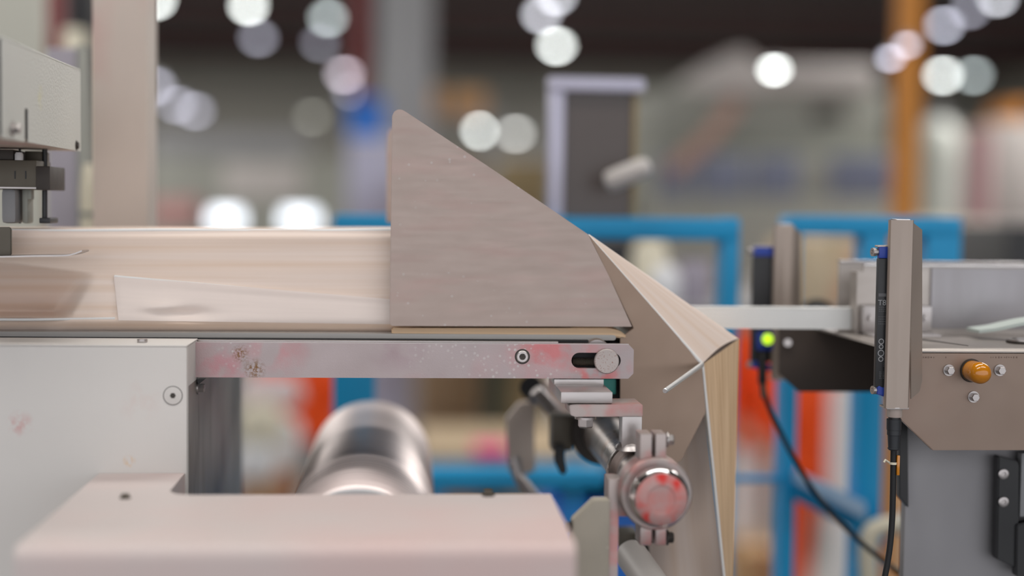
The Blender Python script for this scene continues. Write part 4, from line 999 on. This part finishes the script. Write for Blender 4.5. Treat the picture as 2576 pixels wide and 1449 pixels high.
# grey building column with red pipe
colm = empty('hall_column', P(1010, 500, 12.5), 'grey steel hall column rising to the ceiling above the forming plate', 'column'); colm.location.z = 0; ORG[colm].z = 0
x0, x1, _, _ = ext(950, 100, 1088, 140, 12.5)
box('flange', x0, x1, 12.5, 12.53, 0, HZ, M_GREY, colm); box('flange', x0, x1, 12.92, 12.95, 0, HZ, M_GREY, colm)
box('column_web', (x0 + x1) / 2 - 0.02, (x0 + x1) / 2 + 0.02, 12.53, 12.92, 0, HZ, M_GREY, colm)
rp = empty('red_pipe', P(908, 300, 12.6), 'dark red vertical pipe beside the grey hall column', 'pipe'); rp.location.z = 0; ORG[rp].z = 0
q = P(908, 100, 12.6)
cyl('pipe_run', Vector((q.x, q.y, 0.02)), Vector((q.x, q.y, HZ - 0.02)), 0.075, M_RED, rp)
for zz in (2.9, 3.5, 4.6): lathe('pipe_flange', Vector((q.x, q.y, zz)), Vector((q.x, q.y, 9)), [(0, 0.1), (0.04, 0.1)], M_RED, rp)
# ochre post, right
yp = empty('ochre_post', P(2292, 500, 5.0), 'ochre yellow post rising behind the blue frame on the right', 'post'); yp.location.z = 0; ORG[yp].z = 0
x0, x1, _, _ = ext(2265, 200, 2320, 240, 5.0)
box('post_column', x0, x1, 5.0, 5.08, 0, HZ, M_YEL, yp, 0.006)
box('post_base', x0 - 0.06, x1 + 0.06, 4.94, 5.14, 0, 0.02, M_YEL, yp)
# large pale machine
mc = empty('packing_machine', P(1950, 500, 9.0), 'large pale grey machine with blue-grey windows in the far background', 'machine'); mc.location.z = 0; ORG[mc].z = 0
pbox('machine_base', 1640, 500, 2260, 560, 9.0, 2.0, M_GGREY, mc, 0.03, 0.0)
wb_ = pbox('window_band', 1640, 378, 2260, 505, 9.05, 1.9, M_GGREY, mc, 0.02)
for (a0, a1) in ((1655, 1740), (1755, 1880), (1895, 2010), (2090, 2250)): pbox('window_pane', a0, 392, a1, 496, 9.03, 0.04, M_WIN, wb_, 0.01)
pbox('upper_housing', 1640, 225, 2230, 380, 9.2, 1.6, M_GGREY, mc, 0.03)
pbox('roof_hood', 1900, 158, 2210, 232, 9.1, 1.6, M_LGREY, mc, 0.05)
hp_ = [(1752, 235), (1762, 180), (1800, 160), (1850, 125), (1890, 128), (1920, 180), (1935, 235)]
plate('hopper', hp_, 9.1, 0.9, M_LGREY, mc, 0.02)
tube('diagonal_pipe', [P(1690, 430, 8.9), P(1780, 350, 8.9), P(1850, 262, 8.9)], 0.05, mat('pinkish_pipe', (186, 150, 136), 0.5, 0, 0.04, 4), mc)
plate('dark_vent', [(2040, 270), (2110, 265), (2120, 300), (2050, 312)], 9.19, 0.02, M_DARK, mc)
plate('dark_vent', [(1830, 232), (1870, 232), (1870, 262), (1830, 262)], 9.19, 0.02, mat('rust_vent', (130, 96, 80), 0.6, 0, 0.05, 4), mc)
# right background goods
def tank(lab, px0, ptop, px1, Y, m):
    a = P(px0, ptop, Y); b = P(px1, ptop, Y); r = (b.x - a.x) / 2; c = Vector(((a.x + b.x) / 2, Y + r, 0))
    t = empty('storage_tank', c, lab, 'tank')
    lathe('tank_body', c, c + AZ, [(0, r * 0.98), (a.z - 0.25, r), (a.z - 0.08, r * 0.9), (a.z, r * 0.5), (a.z + 0.02, r * 0.1)], m, t)
    lathe('tank_lid', c, c + AZ, [(a.z - 0.01, r * 0.35), (a.z + 0.06, r * 0.35), (a.z + 0.07, r * 0.2)], M_GREY, t)
tank('pale green grey round tank in the background, right of the ochre post', 2325, 300, 2440, 9.5, mat('pale_tank', (186, 190, 184), 0.5, 0, 0.04, 2))
rdp = empty('pink_banner', P(2465, 500, 10.0), 'pale pink upright roll right of the pale round tank', 'roll'); rdp.location.z = 0; ORG[rdp].z = 0
q = P(2462, 330, 8.8); cyl('roll_body', Vector((q.x, q.y, 0)), Vector((q.x, q.y, q.z)), 0.085, mat('dusty_pink', (176, 140, 142), 0.6, 0, 0.04, 3), rdp, 0.02)
cyl('roll_core', Vector((q.x, q.y, q.z)), Vector((q.x, q.y, q.z + 0.04)), 0.03, M_CARD, rdp)
pallet_load('pale grey stacked load at the right edge of the photo', 2500, 300, 2640, 9.5, 1.0, M_LGREY, 4)
carton('yellow_crate', 'ochre crate on top of the stacked load at the right edge', 2544, 258, 2584, 300, 9.6, 0.4, M_YEL, P(2560, 300, 9.5).z, False)
bkc = empty('black_cabinet', P(2570, 660, 3.2), 'black cabinet at the right edge behind the infeed table', 'cabinet'); bkc.location.z = 0; ORG[bkc].z = 0
x0, x1, _, z1 = ext(2535, 565, 2700, 700, 3.2)
box('cabinet_body', x0, x1, 3.2, 3.6, 0.0, z1, M_BLACK, bkc, 0.01); box('cabinet_door', x0 + 0.01, x1 - 0.01, 3.19, 3.2, 0.1, z1 - 0.02, M_BLACK, bkc, 0.003)
pallet_load('cream sacks stacked on a pallet between blue frame and right cabinet', 2425, 545, 2530, 4.2, 0.5, M_CREAM, 3)
# left background: long benches, cabinets, window band
ml = empty('grey_press', P(600, 500, 14), 'long grey green machine behind the paper tube on the left', 'machine'); ml.location.z = 0; ORG[ml].z = 0
pbox('press_body', 376, 395, 880, 560, 14.0, 2.0, M_GGREY, ml, 0.05, 0.0)
pbox('press_top', 376, 330, 760, 400, 14.2, 1.5, M_GREY, ml, 0.05)
pbox('press_panel', 560, 410, 760, 500, 13.97, 0.05, M_LGREY, ml, 0.02)
plate('pink_guard', [(376, 505), (500, 500), (500, 560), (376, 560)], 13.9, 0.05, mat('pink_guard', (200, 150, 146), 0.6, 0, 0.05, 3), ml)
upb = empty('upper_cabinet', P(100, 400, 3.0), 'beige machine cabinet behind the grey box, upper left corner', 'cabinet'); upb.location.z = 0; ORG[upb].z = 0
x0, x1, _, _ = ext(-140, 100, 110, 140, 3.0)
box('cabinet_body', x0, x1, 3.0, 3.04, 0, CZ + 0.55, mat('beige_cabinet', (186, 184, 172), 0.5, 0, 0.04, 3), upb, 0.01)
box('cabinet_post', P(150, 100, 3.0).x, P(200, 100, 3.0).x, 3.02, 3.08, 0, CZ + 0.36, M_CREAM, upb, 0.006)
box('cabinet_crossbar', x1, P(150, 100, 3.0).x, 3.04, 3.07, CZ + 0.2, CZ + 0.23, M_CREAM, upb)
hd = empty('hanging_duct', P(205, 110, 3.9), 'black duct hanging from the ceiling left of the beige post', 'duct')
x0, x1, z0, _ = ext(172, 0, 236, 105, 3.9)
box('duct_body', x0, x1, 3.9, 4.0, z0, HZ, M_BLACK, hd, 0.01)
box('duct_flange', x0 - 0.01, x1 + 0.01, 3.89, 4.01, z0 - 0.01, z0 + 0.01, M_BLACK, hd, 0.004)
rl = empty('red_lamp_housing', P(130, 60, 3.1), 'dark red machine housing at the upper left behind the grey box', 'machine housing'); rl.location.z = 0; ORG[rl].z = 0
x0, x1, _, _ = ext(112, 0, 152, 40, 3.6)
box('housing_column', x0, x1, 3.6, 3.66, 0, CZ + 0.62, M_RED, rl, 0.006); box('housing_base', x0 - 0.05, x1 + 0.05, 3.55, 3.7, 0, 0.02, M_RED, rl)
# packing bench under the rail
bn = empty('packing_bench', P(1200, 1250, 4.6), 'wooden topped packing bench with a sky blue rail under the side rail', 'bench'); bn.location.z = 0; ORG[bn].z = 0
x0, x1, z0, z1 = ext(1060, 1138, 1560, 1185, 4.6)
box('bench_top', x0, x1, 4.6, 5.2, z0 + 0.03, z1, mat('bench_wood', (200, 178, 148), 0.6, 0, 0.08, 5), bn, 0.006)
box('bench_rail', x0, x1, 4.6, 4.64, z0 - 0.06, z0 + 0.03, M_BLUE, bn, 0.004)
for xx in (x0 + 0.02, x1 - 0.07):
    for yy in (4.62, 5.12): box('leg', xx, xx + 0.05, yy, yy + 0.05, 0, z0 + 0.03, M_BLUE, bn)
zbt = z1
pk = carton('pink_box', 'bright pink box lying on the packing bench', 1196, 1142, 1282, 1180, 4.58, 0.2, M_PINK, zbt, False)
pk.location.z = zbt + 0.002
stg = empty('tool_crate', P(1470, 1330, 3.6), 'bright blue plastic crate low behind the shaft', 'crate'); stg.location.z = 0; ORG[stg].z = 0
x0, x1, z0, z1 = ext(1395, 1268, 1620, 1400, 3.6)
box('crate_body', x0, x1, 3.6, 4.0, 0.5, z1, M_BLUE2, stg, 0.01); box('crate_rim', x0 - 0.01, x1 + 0.01, 3.59, 4.01, z1 - 0.03, z1, M_BLUE2, stg, 0.004)
box('crate_stand', x0 + 0.02, x1 - 0.02, 3.62, 3.98, 0, 0.5, M_GREY, stg)
# sacks left of the roller
random.seed(11)
def sack(lab, px, py, Y, rx, rz, m):
    c = P(px, py, Y); a = rx / F * Y; b = rz / F * Y
    t = empty('sack', c - AZ * b, lab, 'sack', 'pale sacks under the side rail')
    bm = bmesh.new(); bmesh.ops.create_uvsphere(bm, u_segments=24, v_segments=14, radius=1)
    for v in bm.verts:
        p = v.co.copy(); f = 1 + 0.12 * noise.noise(p * 2.1 + c)
        for ax_ in range(3): p[ax_] = math.copysign(abs(p[ax_]) ** 0.75, p[ax_])
        v.co = Vector((p.x * a * f, p.y * a * 0.8 * f, p.z * b * f)) + c
    obj('sack_body', bm, m, t, 180)
    cyl('sack_neck', c + AZ * b * 0.9, c + AZ * b * 1.12, a * 0.16, m, t)
sack('cream yellow sack under the side rail, upper one', 655, 1065, 6.0, 62, 52, M_CREAM)
sack('white sack under the side rail, middle one', 645, 1160, 6.0, 55, 52, M_WHITE)
sack('pale pinkish sack just below the side rail, topmost one', 680, 985, 6.4, 82, 40, mat('pinkish_sack', (222, 206, 208), 0.75, 0, 0.05, 5))
sack('grey white sack right of the cream sack', 720, 1118, 6.3, 40, 66, M_TROUS)
cr_ = carton('brown_carton', 'brown carton below the white sacks beside the cabinet side', 600, 1223, 720, 1280, 5.9, 0.5, mat('brown_card', (150, 104, 74), 0.75, 0, 0.05, 5), 0.0)
wht = empty('white_hose', P(2200, 1400, 2.2), 'white bent hose beside the blue upright, lower right', 'hose')
tube('hose_run', spline([P(2260, 1318, 1.76), P(2215, 1325, 1.76), P(2190, 1345, 1.76), P(2182, 1400, 1.76), P(2186, 1480, 1.76)], 6), 0.012, M_CREAM, wht)
lathe('hose_end', P(2262, 1318, 1.76), P(2300, 1318, 1.76), [(0, 0.015), (0.03, 0.015)], M_WHITE, wht)
bbx = carton('floor_carton', 'brown floor carton below the person beside the rising web', 1868, 1385, 1962, 1449, 7.9, 0.4, M_CARD, 0.0)
pw = empty('paper_roll', P(2140, 1100, 6.8), 'white upright paper roll right of the person between the blue uprights', 'roll'); pw.location.z = 0; ORG[pw].z = 0
q = P(2136, 965, 6.8)
lathe('roll_body', Vector((q.x, q.y, 0)), Vector((q.x, q.y, 9)), [(0, 0.085), (0.02, 0.09), (q.z - 0.02, 0.09), (q.z, 0.085)], M_WHITE, pw)
lathe('roll_core', Vector((q.x, q.y, q.z)), Vector((q.x, q.y, 9)), [(-0.01, 0.03), (0.03, 0.03), (0.03, 0.024), (0.0, 0.024)], M_CARD, pw)

# ------------------------------------------------------------------ hall lamps (the round out-of-focus lights)
def lamp_mat(col, s):
    return mat('lamp_glow_%d_%d_%d_%d' % (*col, int(s * 10)), col, 0.5, 0, 0.0, 5, emit=s)
WH, LV, CW = (245, 250, 246), (214, 214, 232), (214, 226, 226)
LAMPS = [('bright lamp at the top beside the beige post', 392, -2, 30, WH, 15), ('broad white lamp at the top, left of the pale grey lamp', 625, 12, 29, WH, 15),
         ('pale grey lamp at the top left of the grey column', 825, 42, 31, CW, 7.5), ('pinkish lamp left of the red pipe', 866, 184, 36, (232, 220, 232), 7),
         ('faint lavender lamp under the pinkish lamp', 886, 226, 37, LV, 3.5), ('lavender lamp touching the beige post', 392, 213, 36, LV, 5.5),
         ('lavender lamp, left of the overlapping pair', 446, 260, 37, LV, 4.5), ('lavender lamp, right of the overlapping pair', 490, 275, 37.5, LV, 4.5),
         ('faint greenish lamp on the far wall', 786, 290, 38, (206, 206, 194), 2.0), ('white lamp at the top right of the grey column', 1362, 34, 29, (235, 236, 245), 9),
         ('very bright round lamp above the smoked guard door', 1400, 112, 33, WH, 15), ('very bright lamp beside the forming plate slope, left of two', 1212, 325, 38, WH, 15),
         ('dimmer lamp beside the forming plate slope, right of two', 1297, 332, 38, (225, 226, 222), 7.5), ('bright lamp above the pale grey machine hood', 1948, 172, 8.2, WH, 15),
         ('lavender lamp left of the ochre post top', 2240, 143, 4.4, LV, 6), ('lavender lamp just before the ochre post', 2282, 110, 4.3, LV, 5),
         ('lavender lamp right of the ochre post top', 2375, 60, 31, (222, 224, 240), 8), ('dim lamp near the top right corner', 2440, 22, 30, LV, 4.5),
         ('white lamp at the very top right corner', 2510, -8, 29, (238, 240, 248), 9), ('bright lamp right of the ochre post, left of two', 2372, 186, 36, WH, 14),
         ('grey lamp right of the ochre post, right of two', 2450, 186, 36, CW, 6.5), ('white lamp at the top edge above the guard door', 1400, -12, 28.2, (238, 240, 248), 9),
         ('faint lamp under the broad white lamp', 650, 92, 33, LV, 4), ('faint lamp under the pale grey lamp', 805, 105, 34, LV, 2.6)]
for lab, px, py, Y, colr, s in LAMPS:
    if Y > 20: Y = min(36.0, 3.72 * F / (535 - py)) if py < 240 else Y
    k = max(0.11, Y / 34.0)
    c = P(px, py, Y)
    t = empty('hall_lamp', c, lab, 'lamp', 'round hall lamps')
    rf = lathe('reflector', c, c + AZ, [(0.002 * k, 0.165 * k), (0.06 * k, 0.13 * k), (0.14 * k, 0.06 * k), (0.2 * k, 0.05 * k)], M_GREY, t, 20)
    lathe('lens', c, c + AZ, [(-0.10 * k, 0.02 * k), (-0.09 * k, 0.09 * k), (-0.05 * k, 0.14 * k), (0.0, 0.16 * k)], lamp_mat(colr, s), rf, 20)
    if HZ - c.z > 0.25: cyl('suspension_cable', c + AZ * 0.2 * k, Vector((c.x, c.y, HZ - 0.005)), 0.008 * k, M_DARK, t, seg=8)
for lab, x0, x1 in (('glowing white strip light above the paper tube, left of two', 530, 605), ('glowing white strip light above the paper tube, right of two', 712, 796)):
    a, b = P(x0, 545, 13.0), P(x1, 545, 13.0)
    t = empty('strip_light', (a + b) / 2, lab, 'lamp', 'strip lights above the paper')
    bm = add_box(bmesh.new(), a.x, b.x, 13.0, 13.06, a.z - 0.09, a.z + 0.05, 0.02)
    obj('diffuser', bm, lamp_mat((235, 242, 250), 2.4), t)
    box('light_body', a.x - 0.02, b.x + 0.02, 13.06, 13.1, a.z - 0.11, a.z + 0.07, M_GREY, t, 0.01)
    box('light_stand', (a.x + b.x) / 2 - 0.02, (a.x + b.x) / 2 + 0.02, 13.06, 13.1, 0, a.z - 0.11, M_GREY, t)
